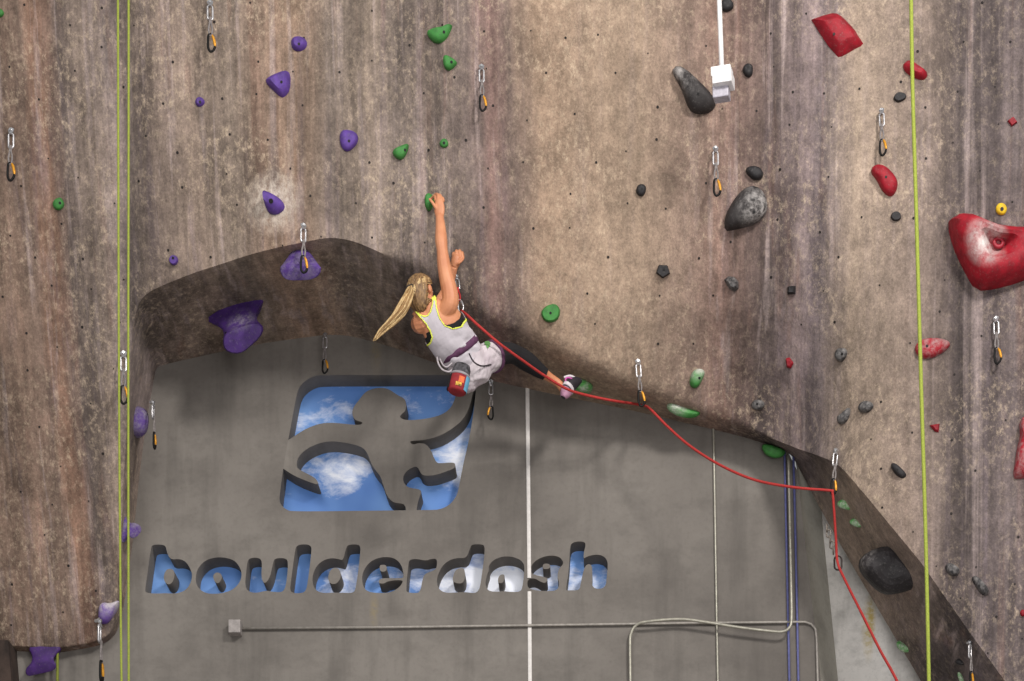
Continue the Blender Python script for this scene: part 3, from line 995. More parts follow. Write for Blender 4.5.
hold(CH, 'dark green hold hanging below the arch edge left of the grey chain', 'g', zz(760, 420, 4.87, [(5,115),(60,120),(135,150),(105,185),(60,187),(20,165)]), .07, 'dome', None, at=(776, 446), normal=(0, -.9, -.45))
hold(CH, 'green hold in the shaded gully just right of the hanging red rope', 'gc', zz(760, 420, 4.87, [(375,395),(420,385),(445,410),(455,440),(415,435),(380,420)]), .06, 'dome', None)
hold(CH, 'small green hold with a pale worn face above the giant black boulder', 'gc', zz(760, 420, 4.87, [(432,490),(460,478),(500,500),(512,518),(480,525),(445,508)]), .05, 'dome', None)
hold(CH, 'green hold low in the gully beside the pale concrete wall', 'gc', zz(780, 540, 4.83, [(560,485),(600,500),(638,515),(630,545),(590,540),(565,515)]), .06, 'dome', None)
hold(CH, 'small green hold cut off by the top left border', 'g', ell(0, 13, 4, 4), .03, 'dome', None)
# black
hold(CH, 'big black teardrop hold with chalk-grey tip, left of the white hanging box', 'k', zz(660, 50, 8.51, [(100,185),(115,145),(165,130),(230,170),(330,260),(440,370),(480,450),(460,510),(380,545),(280,535),(235,480),(190,340),(130,230)]), .11, 'dome', (698, 94),
     mat=hold_mat('worn_black_tear', (46, 42, 42), 1, .55, (-.13, -.1, .06), .2))
hold(CH, 'black hold at the top edge behind the white rod', 'k', ell(727, 5, 6.5, 6.5), .05, 'dome', None)
hold(CH, 'small black upright hold right of the white hanging box', 'k', ell(748, 70, 5.2, 7.2), .05, 'dome', (748, 67))
hold(CH, 'black bean-shaped hold just above the big chalky black shell', 'k', ell(754.5, 172.5, 8.4, 6.2, 28), .06, 'dome', None)
hold(CH, 'big black shell-shaped hold half covered in white chalk', 'k', zz(690, 140, 6.81, [(232,580),(240,510),(300,400),(370,325),(440,305),(500,345),(530,430),(525,490),(480,550),(400,585),(300,605),(245,615)]), .13, 'dome', (754, 212),
     mat=hold_mat('chalk_shell_black', (44, 40, 40), 1, .85, (.14, -.1, -.03), .24))
hold(CH, 'small black oval hold alone in the pale middle of the wall', 'k', ell(641, 190, 4.8, 6.2, 10), .04, 'dome', (642, 189))
hold(CH, 'black five-sided hold below the lone black oval', 'k', ell(663, 271, 7.2, 7, 20, 5, .03), .05, 'flat', (664, 270), smooth_it=0)
hold(CH, 'black diamond hold with chalky upper corner below the big chalky shell', 'kc', zz(512, 227, 3, [(636,158),(650,147),(668,150),(680,165),(680,185),(668,195),(650,185)]), .06, 'cone', None, smooth_it=0)
hold(CH, 'tiny black diamond hold right of the reddish streak', 'k', ell(791.5, 290, 5, 5.4, 45, 4), .04, 'cone', None, smooth_it=0)
hold(CH, 'black hold with chalky upper rim above a pair of black holds', 'kc', ell(841, 354.5, 6.2, 6.8, 20), .05, 'dome', (842, 354))
hold(CH, 'black half-moon hold, lower left of the close pair right of centre', 'kc', zz(768, 227, 3, [(203,572),(222,560),(246,537),(250,560),(238,588),(212,593)]), .06, 'dome', None, smooth_it=1)
hold(CH, 'black hold with grey top, upper right of the close pair', 'kc', zz(768, 227, 3, [(267,540),(285,520),(315,525),(320,545),(300,558),(275,555)]), .06, 'dome', None)
hold(CH, 'black hold above the arch edge right of the green ledge hold', 'kc', zz(512, 227, 3, [(716,535),(725,518),(752,518),(762,535),(745,550),(722,548)]), .05, 'dome', (757, 404))
hold(CH, 'black flat oval hold between the small red hold and a quickdraw', 'k', ell(900, 97, 6.2, 4.6, -8), .03, 'flat', None)
hold(CH, 'black flat oval hold below the leaning red hold', 'k', ell(896, 216, 5.2, 4.6), .03, 'flat', None)
hold(CH, 'black slanted pill-shaped hold left of the long green rope', 'k', zz(760, 420, 4.87, [(632,215),(655,205),(700,245),(718,270),(695,290),(655,262)]), .05, 'dome', (897, 470))
hold(CH, 'grey-black rounded hold right of the green rope beside the gully', 'kc', zz(920, 540, 4.83, [(118,130),(140,105),(185,130),(195,150),(178,178),(140,170)]), .06, 'dome', (952, 572))
hold(CH, 'long black hold with a chalk-whitened lower end, low on the right', 'kc', zz(920, 540, 4.83, [(247,185),(265,168),(295,190),(335,240),(330,265),(300,270),(270,225)]), .06, 'dome', (979, 586))
hold('boulder_hold', 'giant black faceted boulder hold in the shaded gully', 'k', zz(780, 540, 4.83, [(388,100),(420,60),(500,25),(560,40),(620,90),(690,170),(700,210),(640,240),(540,268),(480,245),(420,180),(395,145)]), .2, 'dome', (894, 566),
     mat=hold_mat('boulder_black', (40, 37, 39), 1, .55, (-.2, -.08, .06), .13), smooth_it=1, flat=True, lift=.6, tilt=.93, push=.17, lump=.022)
hold(CH, 'dark hold low in the gully beside the bottom right quickdraw', 'k', zz(920, 540, 4.83, [(165,585),(190,570),(220,590),(215,605),(185,600)]), .05, 'dome', None, cat='climbing hold')
hold(CH, 'pale greenish hold at the bottom edge below the dark gully hold', 'gc', zz(920, 540, 4.83, [(178,640),(195,635),(215,670),(212,700),(195,690)]), .04, 'dome', None)
# red
hold(CH, 'large red folded-slab hold with a ridge, top right', 'r', zz(800, 0, 6.19, [(68,122),(160,92),(210,80),(260,105),(340,190),(402,290),(330,325),(240,372),(180,300)]), .1, 'cone', (834, 34), smooth_it=0)
hold(CH, 'red slanted hold crossed by the long green rope near the top', 'r', zz(800, 0, 6.19, [(632,405),(668,370),(700,390),(760,430),(795,455),(775,502),(720,495),(655,455)]), .07, 'cone', None, smooth_it=1)
hold(CH, 'red leaning bean-shaped hold under the quickdraw right of centre', 'r', zz(855, 95, 5.24, [(75,390),(115,360),(160,370),(210,420),(228,465),(210,520),(180,535),(140,500),(115,440)]), .08, 'dome', (886, 177))
hold(CH, 'giant red triangular hold with a chalked pocket in its middle', 'r', zz(930, 190, 6.19, [(122,180),(150,135),(230,125),(330,170),(420,210),(540,222),(680,225),(760,300),(700,500),(580,560),(440,600),(330,615),(280,600),(220,470),(160,330)]), .28, 'dish', None, dish=(996, 244),
     mat=hold_mat('chalked_red', (150, 16, 34), 1, .95, (-.09, -.27, -.07), .2), lift=.5, tilt=.8)
hold(CH, 'red drop-shaped hold behind the long green rope at mid height', 'rc', zz(768, 227, 3, [(438,365),(450,342),(480,332),(530,335),(552,350),(530,375),(490,395),(455,395)]), .07, 'dome', (927, 346))
hold(CH, 'red jagged hold cut off by the right border', 'rc', zz(990, 400, 7.57, [(225,190),(240,125),(330,100),(400,300),(380,560),(220,605),(170,590),(190,480),(205,370),(240,250)]), .12, 'dome', None, smooth_it=1)
hold(CH, 'tiny red diamond foothold near the right border above the yellow one', 'r', ell(1012.5, 121.5, 4.6, 4.6, 10, 4, .02), .03, 'flat', None, smooth_it=0)
hold(CH, 'tiny red three-cornered foothold left of the single black hold', 'r', zz(768, 227, 3, [(53,395),(65,390),(80,408),(68,425),(56,422)]), .03, 'cone', None, smooth_it=0)
hold(CH, 'tiny red triangle foothold beside the long green rope, below the red drop', 'r', zz(768, 227, 3, [(485,595),(515,590),(512,618),(500,615)]), .03, 'cone', None, smooth_it=0)
hold(CH, 'tiny red speck of a hold at the right border near the bottom', 'r', ell(1023, 613, 3, 3.4), .03, 'dome', None)
hold(CH, 'small round yellow foothold above the giant red hold', 'y', ell(1001.5, 209, 5.4, 6, 0, 12, .04), .035, 'dome', (1002, 209, .014))

# centre ring in the big red hold's pocket
lo, nn = hit_s(998, 243)
rc = bpy.data.objects.get('climbing_hold.038')
for o_ in list(bpy.data.objects):
    if o_.get('label', '').startswith('giant red triangular'):
        rc = o_
cc = on_plane(998.5, 242.5, WORLD[rc.name] + Vector((0, -.19, -.04)), Vector((0, -1, -.25)).normalized())
mb = MB()
mb.tube([cc + Vector((math.cos(a) * .034, 0, math.sin(a) * .034)) for a in [2 * math.pi * k / 20 for k in range(20)]], .016, 8, closed=True)
mb.build('washer_ring', simple('ring_red', (150, 30, 46), .5), rc)

# ------------------------------------------------------------------ quickdraws
def oval(w, h, n=24, cz=0.0, p=1.0):
    out = []
    s = max(0, h / 2 - w / 2)
    for k in range(n):
        a = 2 * math.pi * k / n
        x = math.cos(a) * w / 2
        z = math.sin(a) * w / 2 + (s if math.sin(a) >= 0 else -s)
        out.append(Vector((x, 0, z + cz)))
    return out

def build_draw(name, link=M_LINK, sling=M_SLING, biner=M_BINER):
    root = bpy.data.objects.new(name, None)
    COL.objects.link(root)
    root.empty_display_size = .05
    WORLD[root.name] = Vector((0, 0, 0))
    # hanger: bent plate with bolt head
    mb = MB()
    hp = [(-.022, .0, .012), (.0, .0, .03), (.022, .0, .016), (.018, -.006, -.012), (.008, -.022, -.034), (-.008, -.022, -.034), (-.018, -.006, -.012)]
    hv = [Vector(p) for p in hp]
    mb.add(hv + [v + Vector((0, .006, 0)) for v in hv], [tuple(range(7)), tuple(range(13, 6, -1))] + [(k, (k + 1) % 7, 7 + (k + 1) % 7, 7 + k) for k in range(7)])
    ha = mb.build('hanger', M_STEEL, root, smooth=False)
    bt = MB()
    bt.tube([(0, -.014, .008), (0, .03, .008)], .011, 6)
    bt.build('bolt', M_STEEL, ha, smooth=False)
    mb = MB()
    mb.tube(oval(.036, .112, 28, -.076), .0075, 8, closed=True)
    mb.build('quick_link', link, root)
    # sling: flat webbing loop pinched in the middle
    mb = MB()
    zt, zb = -.122, -.262
    def sl(t, side):
        w = .0045 if t < .35 else .0045 + .0085 * math.sin(math.pi * (t - .35) / .65) ** .8
        return Vector((side * w, -.012, zt + (zb - zt) * t))
    loop = [sl(t / 16, -1) for t in range(17)] + [sl(1 - t / 16, 1) for t in range(17)]
    mb.tube(loop, .0068, 8, closed=True)
    mb.build('sling', sling, root)
    # carabiner: D-shaped bar with a bent gate
    mb = MB()
    spine = spline([(.006, -.012, -.252), (-.014, -.012, -.262), (-.019, -.012, -.31), (-.018, -.012, -.36), (-.002, -.012, -.388), (.02, -.012, -.372), (.03, -.012, -.345)], 6)
    mb.tube(spine, .0088, 8)
    cb = mb.build('carabiner', biner, root)
    mb = MB()
    mb.tube(spline([(.010, -.012, -.258), (.021, -.012, -.285), (.027, -.012, -.315), (.031, -.012, -.344)], 5), [.0075] * 3 + [.0105] * 10 + [.0075] * 3, 8)
    mb.build('gate', M_GATE if biner is M_BINER else M_STEEL, cb)
    return root

def kids(o):
    return [c for c in bpy.data.objects if c.parent is o]
def copy_tree(o, parent=None):
    c = o.copy()
    COL.objects.link(c)
    if parent is not None:
        c.parent = parent
    for ch in kids(o):
        copy_tree(ch, c)
    return c

DRAW = build_draw('quickdraw')
DRAW2 = build_draw('quickdraw', M_STEEL, M_REDSLING, M_STEEL)
used = [False]
QG = 'quickdraws hanging from bolts on the wall'
def draw(px, py, length, label, tilt=0, turn=0, Y=None, src=None, off=.05):
    if Y is None:
        loc, n = hit_s(px, py)
        p = loc - ray(px, py) * off
    else:
        p = W(px, py, Y)
    s0 = src or DRAW
    if not s0.get('label'):
        o = s0
    else:
        o = copy_tree(s0)
    k = length / 48.5 / 1.03 * (D + p.y) / FPX * 125.0
    o.location = p
    o.scale = (k * 1.1, k, k)
    o.rotation_euler = (0, math.radians(tilt), math.radians(turn))
    tag(o, label, 'quickdraw', QG)
    return o

draw(210, 3, 51, 'quickdraw at the top edge left of centre, above the purple triangle', -1, 12)
draw(481.5, 67, 46, 'quickdraw above the climber on the dark vertical groove', -1, 10)
draw(11, 131, 52, 'quickdraw nearest the left border of the wall', 0, -8)
draw(881.5, 111, 47, 'quickdraw directly above the leaning red bean-shaped hold', -2, -25)
draw(715.5, 149, 49, 'quickdraw left of the big chalky black shell hold', -1, 8)
draw(303.5, 226, 49, 'quickdraw draped over the bulging purple hold on the arch lip', 1, 30)
draw(325, 335, 40, 'quickdraw hanging under the arch over the top of the emblem frame', 0, -10, Y=1.45)
draw(491, 382, 38, 'quickdraw hanging under the arch just right of the chalk bag', 0, 180, Y=1.4)
draw(638, 362, 46, 'quickdraw with the red rope clipped, second from the climber', -4, 12)
draw(996, 319, 47, 'quickdraw below the giant red hold near the right border', -2, -20)
draw(123.5, 354, 52, 'quickdraw between the two parallel green ropes on the pillar', 0, 10)
draw(153, 403, 47, 'quickdraw seen edge-on beside the purple hold on the pillar edge', 0, 84, Y=1.1)
draw(99.5, 622, 62, 'quickdraw seen edge-on under the chalk-whitened horn at the pillar bottom', 0, 86, Y=1.2)
draw(836, 451, 47, 'quickdraw with orange gate where the red rope turns down at the arch corner', 7, 30)
draw(970, 643, 46, 'quickdraw at the bottom edge, right end of the gully', 0, 50)
draw(456.5, 277, 38, 'silver quickdraw with red sling beside the climber\'s ribs, rope clipped', -8, -15, src=DRAW2)

# chain and carabiner dangling in front of the pale concrete, lower rope runs through
ch = empty('anchor_chain', W(827, 526, .55), 'short steel chain and dark carabiner on the red rope above the pale concrete', 'chain')
for k in range(5):
    p = W(827 + k * 1.6, 528 + k * 5.6, .55)
    mb = MB()
    ax = Vector((1, 0, -.1)) if k % 2 else Vector((.25, 1, 0))
    ax.normalize()
    mb.tube([p + ax * (q.x) + Vector((0, 0, q.z)) for q in oval(.034, .062, 18)], .0065, 6, closed=True)
    mb.build('chain_link', simple('dull_steel', (120, 112, 104), .5, .5), ch)
mb = MB()
p = W(838, 563, .54)
mb.tube([p + Vector((q.x, 0, q.z)) for q in oval(.06, .115, 24)], .0075, 8, closed=True)
mb.build('carabiner', simple('bronze_biner', (44, 32, 30), .5, .2), ch)

# ------------------------------------------------------------------ ropes
def rope(name, label, pts, r, mat, n=8, cat='rope', group=None):
    mb = MB()
    mb.tube(spline(pts, n), r, 8)
    return tag(mb.build(name, mat), label, cat, group)
rope('top_rope', 'thin yellow-green rope, left one of the parallel pair down the pillar', [W(117.6, -120, -.25), W(118.2, 100, -.25), W(118.8, 340, -.25), W(120.2, 560, -.25), W(122.4, 760, -.25)], .0092, M_ROPEG, group='green top ropes')
rope('top_rope', 'thin yellow-green rope, right one of the parallel pair down the pillar', [W(128.6, -120, -.25), W(128.6, 100, -.25), W(128.3, 340, -.25), W(128.4, 560, -.25), W(129, 760, -.25)], .0092, M_ROPEG, group='green top ropes')
rope('top_rope', 'thick yellow-green rope hanging alone over the right side of the wall', [W(910, -120, -2), W(912, 60, -2), W(916.5, 220, -2), (W(921, 380, -2)), W(926, 550, -2), W(931, 780, -2)], 0.0138, M_ROPEG, group='green top ropes')
rope('hanging_rope', 'dull green rope end showing below the pillar beside the lowest purple hold', [W(57.5, 600, 1.5), W(57.5, 700, 1.5), W(58, 800, 1.5)], .012, M_ROPEG2)
wl = lambda x, y, o: hit(x, y)[0].y - o
rope('lead_rope', 'red climbing rope running from the climber through the quickdraws and down', [
    W(470, 352, .62), W(464, 332, .5), W(460.8, 313, .36), W(464.5, 313, .28), W(480, 327, .28), W(500, 344, .34), W(522, 360, .5), W(545, 376, .68), W(568, 389.5, .8), W(590, 396, .92), W(615, 401, .98), W(641, 405, wl(641, 405, .1)),
    W(650, 409, .95), W(668, 427, .9), W(690, 446, .8), W(720, 465, .65), W(755, 480, .5), W(795, 487.5, .35), W(830, 490.5, .3), W(832.5, 493, .3), W(834, 510, .35), W(836, 540, .45), W(837.5, 562, .5), W(845, 580, .4), W(862, 614, 0), W(880, 650, -.5), W(897, 681, -1), W(935, 760, -2)], .0108, M_ROPER, 8)

# ------------------------------------------------------------------ fixture hanging at the top
fx = empty('hanging_fixture', W(722, 100, -.5), 'white box on a white rod hanging in front of the wall near the top', 'fixture')
mb = MB()
mb.tube([W(718.8, -140, -.5), W(719.2, 0, -.5), W(722, 74, -.5)], .019, 12)
mb.build('rod', M_WHITE, fx)
R_ = Matrix.Rotation(math.radians(-14), 3, 'Z') @ Matrix.Rotation(math.radians(6), 3, 'X')
mb = MB()
mb.box(W(722, 74, -.5), (.155, .12, .07), R_)
mb.build('bracket', M_WHITE, fx, smooth=False, bevel=.006)
mb = MB()
mb.box(W(723.5, 81, -.54), (.15, .15, .09), R_)
mb.build('housing', M_WHITE, fx, smooth=False, bevel=.006)
mb = MB()
mb.box(W(721.5, 93, -.5), (.125, .1, .1), R_)
mb.build('lens_block', simple('grey_plastic', (176, 172, 182), .4), fx, smooth=False, bevel=.008)

# ------------------------------------------------------------------ conduits and cables on the back wall
YC = YG - .02
c1 = empty('conduit', W(235, 629, YC), 'thin horizontal conduit with a small square junction box under the lettering', 'conduit', 'conduits on the grey wall')
mb = MB()
mb.tube([W(240, 628.6, YC), W(400, 627.2, YC), W(560, 625, YC), W(700, 623, YC), W(805, 622, YC)] + [W(811, 624, YC), W(815.5, 629, YC), W(816.6, 638, YC), W(818, 690, YC), W(822, 800, YC)], .0125, 8)
mb.build('pipe', M_PIPE, c1)
mb = MB()
mb.box(W(235.3, 628, YG - .05), (.105, .1, .115))
mb.build('junction_box', M_BOX, c1, smooth=False, bevel=.006)
rope('conduit', 'bent light grey conduit rising at the bottom and looping over to the blue cables', [W(631.5, 800, YC - .03), W(630.5, 690, YC - .03), W(630, 645, YC - .03), W(631, 634, YC - .03), (W(636, 625.5, YC - .04)), W(648, 621.5, YC - .075), W(680, 619.2, YC - .075), W(705, 622, YC - .075),
     W(740, 627.5, YC - .075), W(772, 631.3, YC - .075), W(783, 631.5, YC - .075), W(789, 628, YC - .075), W(791.5, 620, YC - .075), W(791.3, 590, YC - .075), W(790, 520, YC - .075), W(788.5, 455, YC - .075)], .0125, M_PIPEL, 6, 'conduit', 'conduits on the grey wall')
rope('conduit', 'thin straight vertical conduit halfway between the white seam and the blue cables', [W(712.5, 380, YC), W(714.2, 470, YC), W(716, 580, YC), W(718, 690, YC), W(720, 800, YC)], .0095, M_PIPEL, 4, 'conduit', 'conduits on the grey wall')
rope('cable', 'blue vertical cable left of the beige conduit', [W(784.3, 440, YC), W(786.5, 540, YC), W(789.5, 690, YC), W(791, 800, YC)], .0105, M_BLUE, 4, 'cable', 'blue cables')
rope('cable', 'blue vertical cable right of the beige conduit', [W(793, 440, YC), W(795.5, 540, YC), W(798.6, 690, YC), W(801, 800, YC)], .0105, M_BLUE, 4, 'cable', 'blue cables')

# ------------------------------------------------------------------ the climber
M_SKIN = simple('skin', (202, 140, 102), .5, 0, .06, 8, .12, 60, second=(186, 120, 86))
M_TANK = simple('grey_white_jersey', (190, 184, 190), .85, 0, .05, 10, .5, 14)
M_TRIM = simple('neon_trim', (224, 232, 92), .7, 0, .04)
M_BRA = simple('black_bra', (22, 21, 24), .8)
M_LEG = simple('black_leggings', (24, 22, 25), .85, 0, .1)
M_SHORT = simple('off_white_shorts', (200, 192, 195), .9, 0, .08, 9, .6, 12, second=(178, 166, 172))
M_HARN = simple('plum_webbing', (92, 54, 84), .8, 0, .15, 40)
M_HAIR = simple('blond_hair', (150, 118, 78), .5, 0, .1, 6, .5, 10, second=(84, 60, 40), streak=(9, 9, 3))
M_HAIR2 = simple('blond_ponytail', (212, 184, 134), .5, 0, .1, 6, .5, 10, second=(150, 118, 76), streak=(14, 14, 3))

FV = (D) / FPX
def J(*a): return W(*a)
LAT = Vector((.82, 0.0, .57)).normalized()
AX_UP = (W(430, 305, .1) - W(470, 366, .42)).normalized()
DEP = LAT.cross(AX_UP).normalized()          # towards the wall or the room; symmetrical ellipses do not mind
body = MB()
RG = [((477,382,.45), .085, .075), ((474,374,.44), .14, .105), ((470,367,.42), .158, .118), ((464,357,.37), .15, .105), ((457,347,.32), .142, .092), ((450,338,.26), .155, .098),
      ((444,328,.2), .175, .105), ((438,317,.15), .165, .092), ((433.5,309,.12), .12, .075), ((430,303,.1), .06, .06)]
def ringloft(mbx, rings, lat, seg=28, infl=0.0):
    pts = [W(*r[0]) for r in rings]
    fine, A_, B_ = [], [], []
    sp = spline(pts, 4)
    na = spline([(r[1], r[2], 0) for r in rings], 4)
    mbx.tube(sp, [(a.x + infl, a.y + infl) for a in na], seg, up=lat)
ringloft(body, RG, LAT)
def limb(lst, seg=14, n=5):
    sp = spline([W(*p[:3]) for p in lst], n)
    rr = spline([(p[3], 0, 0) for p in lst], n)
    body.tube(sp, [r.x for r in rr], seg)
    return [(W(*p[:3]), p[3]) for p in lst]
B_RARM = limb([(444,312,.12,.07), (450,303,.08,.07), (449.5,291,.06,.066), (446,276,.04,.059), (443.6,262,.03,.053), (442.2,250,.022,.0455), (441.2,240,.025,.0495), (440.6,227,.04,.041), (439.6,216,.055,.0325)])
B_LARM = limb([(432,317,.15,.078), (420,324,.15,.076), (424,320,.23,.05), (436,306,.33,.042), (446,292,.36,.044), (449.5,280,.32,.044), (453.2,267,.26,.037)])
limb([(432,307,.12,.06), (425.5,312.5,.14,.076), (419,321,.16,.074)])
B_RLEG = limb([(474,366,.42,.1), (484,360,.46,.098), (497,355,.56,.082), (508,353,.64,.076), (516,355,.7,.07), (527,361.5,.78,.072), (538,369.5,.85,.056), (549,377,.91,.037), (558,383,.95,.033), (563,389,.95,.034)])
B_LLEG = limb([(468,372,.43,.1), (466,378,.46,.1), (468,373,.62,.084), (469,364,.84,.06), (472,364,1.0,.056), (475,366,1.18,.036), (477,368,1.26,.034)])
B_NECK = limb([(433,308,.12,.058), (428,301,.11,.052), (424,295,.12,.05)])
# head: skull, jaw, nose, ears
HC = W(421.5, 291.8, .11)
FD = Vector((.62, .76, .14)).normalized()                    # looks up along the wall, to the right
FR = FD.cross(Vector((-.12, 0, 1))).normalized()
FU = FR.cross(FD).normalized()
HM_ = Matrix((FR, FD, FU)).transposed()
body.ball(HC, (.084, .1, .112), 20, 14, HM_)
body.ball(HC + FD * .035 - FU * .055, (.058, .062, .06), 16, 10, HM_)
body.ball(HC + FD * .098 - FU * .02, (.013, .02, .022), 10, 8, HM_)
for s in (-1, 1):
    body.ball(HC + FR * (.092 * s) - FU * .012 - FD * .0, (.014, .022, .034), 10, 8, HM_)
# right hand: palm, four fingers over the hold, thumb across its face
def fing(lst, r=.0088):
    sp = spline([W(*p) for p in lst], 4)
    body.tube(sp, [r * (1.08 - .3 * i / (len(sp) - 1)) for i in range(len(sp))], 8)
palm = spline([W(439.8, 217, .055), W(439.5, 211, .05), W(439.3, 205, .045), W(439.2, 200, .045)], 4)
body.tube(palm, [(.034 + .011 * math.sin(math.pi * min(1, i / 11)), .022) for i in range(len(palm))], 12, up=(1, -.25, 0))
for k, (x, y, Yk, dl) in enumerate([(435.6, 200.8, .05, 0), (438.2, 198.9, .04, .8), (440.9, 199.3, .04, .4), (443.2, 201.4, .045, -.8)]):
    fing([(x, y, Yk), (x - .3, y - 3.2 - dl * .5, Yk + .012), (x - 2.0, y - 4.0 - dl, Yk + .045), (x - 4.4, y - 2.0 - dl, Yk + .07), (x - 5.6, y + .5 - dl, Yk + .075)], .0122)
fing([(437.5, 210.5, .05), (434.6, 206, .03), (432.2, 202.2, .022), (429.4, 199, .03)], .0135)
# left hand: loose fist against the wall
palm = spline([W(453.5, 267, .26), W(455.5, 262, .25), (W(457.5, 256.5, .245))], 4)
body.tube(palm, [.033, .034, .037, .040, .042, .043, .043, .041, .038], 12)
for k, (x, y) in enumerate([(453.2, 255.0), (456.2, 252.6), (459.4, 252.4), (462.0, 254.6)]):
    fing([(x + .8, y + 4.4, .24), (x, y - .5, .235), (x + .5, y - 1.6, .27), (x + 1.2, y + 1.0, .30), (x + 1.4, y + 4.0, .30)], .0132)
fing([(455.0, 265, .24), (459.5, 262.6, .22), (463.0, 259.2, .23), (463.6, 256.6, .25)], .0105)
# toes end inside the shoes
tmp = body.build('person_raw', M_SKIN)
rm = tmp.modifiers.new('r', 'REMESH'); rm.mode = 'VOXEL'; rm.voxel_size = .0046
sm_ = tmp.modifiers.new('s', 'SMOOTH'); sm_.factor = .5; sm_.iterations = 3
dg = bpy.context.evaluated_depsgraph_get(); dg.update()
me = bpy.data.meshes.new_from_object(tmp.evaluated_get(dg))
nv = len(me.vertices)
BV = np.zeros(nv * 3); me.vertices.foreach_get('co', BV); BV = BV.reshape(-1, 3)
BN = np.zeros(nv * 3); me.vertices.foreach_get('normal', BN); BN = BN.reshape(-1, 3)
BF = [tuple(p.vertices) for p in me.polygons]
bpy.data.objects.remove(tmp)
me.name = 'person'
me.materials.clear(); me.materials.append(M_SKIN)
me.polygons.foreach_set('use_smooth', [True] * len(me.polygons))
PO = W(470, 366, .42)
BL = BV - np.array(PO)
me.vertices.foreach_set('co', BL.ravel())
person = bpy.data.objects.new('person', me)
COL.objects.link(person)
person.location = PO
WORLD['person'] = PO
tag(person, 'blond woman climber in grey tank top and white shorts reaching up to a green hold', 'person')

# which bone each skin vertex belongs to
def segd(P, a, b):
    a = np.array(a); b = np.array(b)
    ab = b - a
    t = np.clip(((P - a) @ ab) / max(1e-9, ab @ ab), 0, 1)
    return np.linalg.norm(P - (a + t[:, None] * ab), axis=1)
def chain_d(chain):
    d = np.full(nv, 9.0)
    for (a, ra), (b, rb) in zip(chain[:-1], chain[1:]):
        d = np.minimum(d, segd(BV, a, b) / ((ra + rb) / 2))
    return d
d_rarm = chain_d(B_RARM[2:]); d_larm = chain_d(B_LARM[1:]); d_rleg = chain_d(B_RLEG[1:]); d_lleg = chain_d(B_LLEG[1:])
TOR = [(W(*r[0]), r[1]) for r in RG]
d_tor = chain_d([(p, (r + .1) / 2) for p, r in TOR])
d_head = np.linalg.norm(BV - np.array(HC), axis=1) / .1
px_, py_ = to_px(BV)
facing = np.einsum('ij,ij->i', BN, BV - np.array(CAM)) < 0.0
axis = np.array(AX_UP)
along = (BV - np.array(W(470, 366, .42))) @ axis        # metres up the back from the pelvis

def inpoly(x, y, poly):
    r = np.zeros(len(x), bool)
    n = len(poly)
    for i in range(n):
        x0, y0 = poly[i]; x1, y1 = poly[(i + 1) % n]
        c = ((y0 > y) != (y1 > y)) & (x < (x1 - x0) * (y - y0) / (y1 - y0 + 1e-12) + x0)
        r ^= c
    return r
def pdist(x, y, line):
    d = np.full(len(x), 99.0)
    for (x0, y0), (x1, y1) in zip(line[:-1], line[1:]):
        vx, vy = x1 - x0, y1 - y0
        t = np.clip(((x - x0) * vx + (y - y0) * vy) / (vx * vx + vy * vy + 1e-12), 0, 1)
        d = np.minimum(d, np.hypot(x - x0 - t * vx, y - y0 - t * vy))
    return d

def garment(name, mask, disp, mat, thick=.004, parent=person):
    disp = np.broadcast_to(disp, (nv,))
    P = BV + BN * disp[:, None]
    keep = [f for f in BF if all(mask[i] for i in f)]
    idx = sorted({i for f in keep for i in f})
    mp = {a: k for k, a in enumerate(idx)}
    mb = MB()
    mb.add([Vector(P[i]) for i in idx], [tuple(mp[i] for i in f) for f in keep])
    o = mb.build(name, mat, parent)
    s = o.modifiers.new('smooth', 'SMOOTH'); s.iterations = 2; s.factor = .5
    t = o.modifiers.new('solid', 'SOLIDIFY'); t.thickness = thick; t.offset = -1
    return o

NECKL = [(416.8,313), (420,315.8), (424,317.2), (428,316.3), (431,312), (432.6,305), (433.6,297)]
ARM_R = [(434.6,296), (436.5,309), (439.5,318.5), (444.5,325.8), (452,328.8), (459.5,326.6), (463.6,320.5), (464.6,312)]
ARM_L = [(416.8,313), (420.5,318), (425.5,323), (430.6,330), (432.8,337), (431,342), (424,347.5)]
tank_poly = NECKL + ARM_R + [(470,318), (484,336), (478,352), (470,366), (440,366), (418,352)] + ARM_L[::-1][:-1]
nonarm = (d_tor < 1.6) & (d_head > 1.15)
wob = .004 * np.sin(BV[:, 0] * 60 + BV[:, 2] * 25) + .004 * np.sin(BV[:, 2] * 70)
t_in = inpoly(px_, py_, tank_poly)
tank = (along > .02) & (along < .60) & np.where(facing, t_in, (along < .36) & (np.minimum(d_rarm, d_larm) > 1.05) & (np.minimum(d_rleg, d_lleg) > .9)) & (d_head > 1.1)
wt = np.array([mnoise.noise(Vector((v[0] * 12 + v[2] * 10, v[1] * 6, v[2] * 30 - v[0] * 16))) for v in BV])
tdisp = .012 + .007 * wt * np.clip((.36 - along) * 5, 0, 1) + .022 * np.exp(-((along - .2) / .12) ** 2) + wob * np.clip((.4 - along) * 4, 0, 1)
tt = garment('tank_top', tank, tdisp, M_TANK)
dl = np.minimum(pdist(px_, py_, NECKL), np.minimum(pdist(px_, py_, ARM_R), pdist(px_, py_, ARM_L)))
garment('neon_trim', facing & (dl < .95) & (along > .05) & (along < .6), tdisp + .004, M_TRIM, .008, tt)
bra_r = [(441,323), (447,324.5), (453,323), (459,318.5), (462.5,309.5), (470,312), (468,324), (455,332), (444,328)]
bra_l = [(424,326), (430,327), (436,337), (430,350), (414,348), (421,342), (427,336.5)]
bra = facing & (inpoly(px_, py_, bra_r) | inpoly(px_, py_, bra_l)) & (along < .42)
garment('sports_bra', bra, .006, M_BRA)
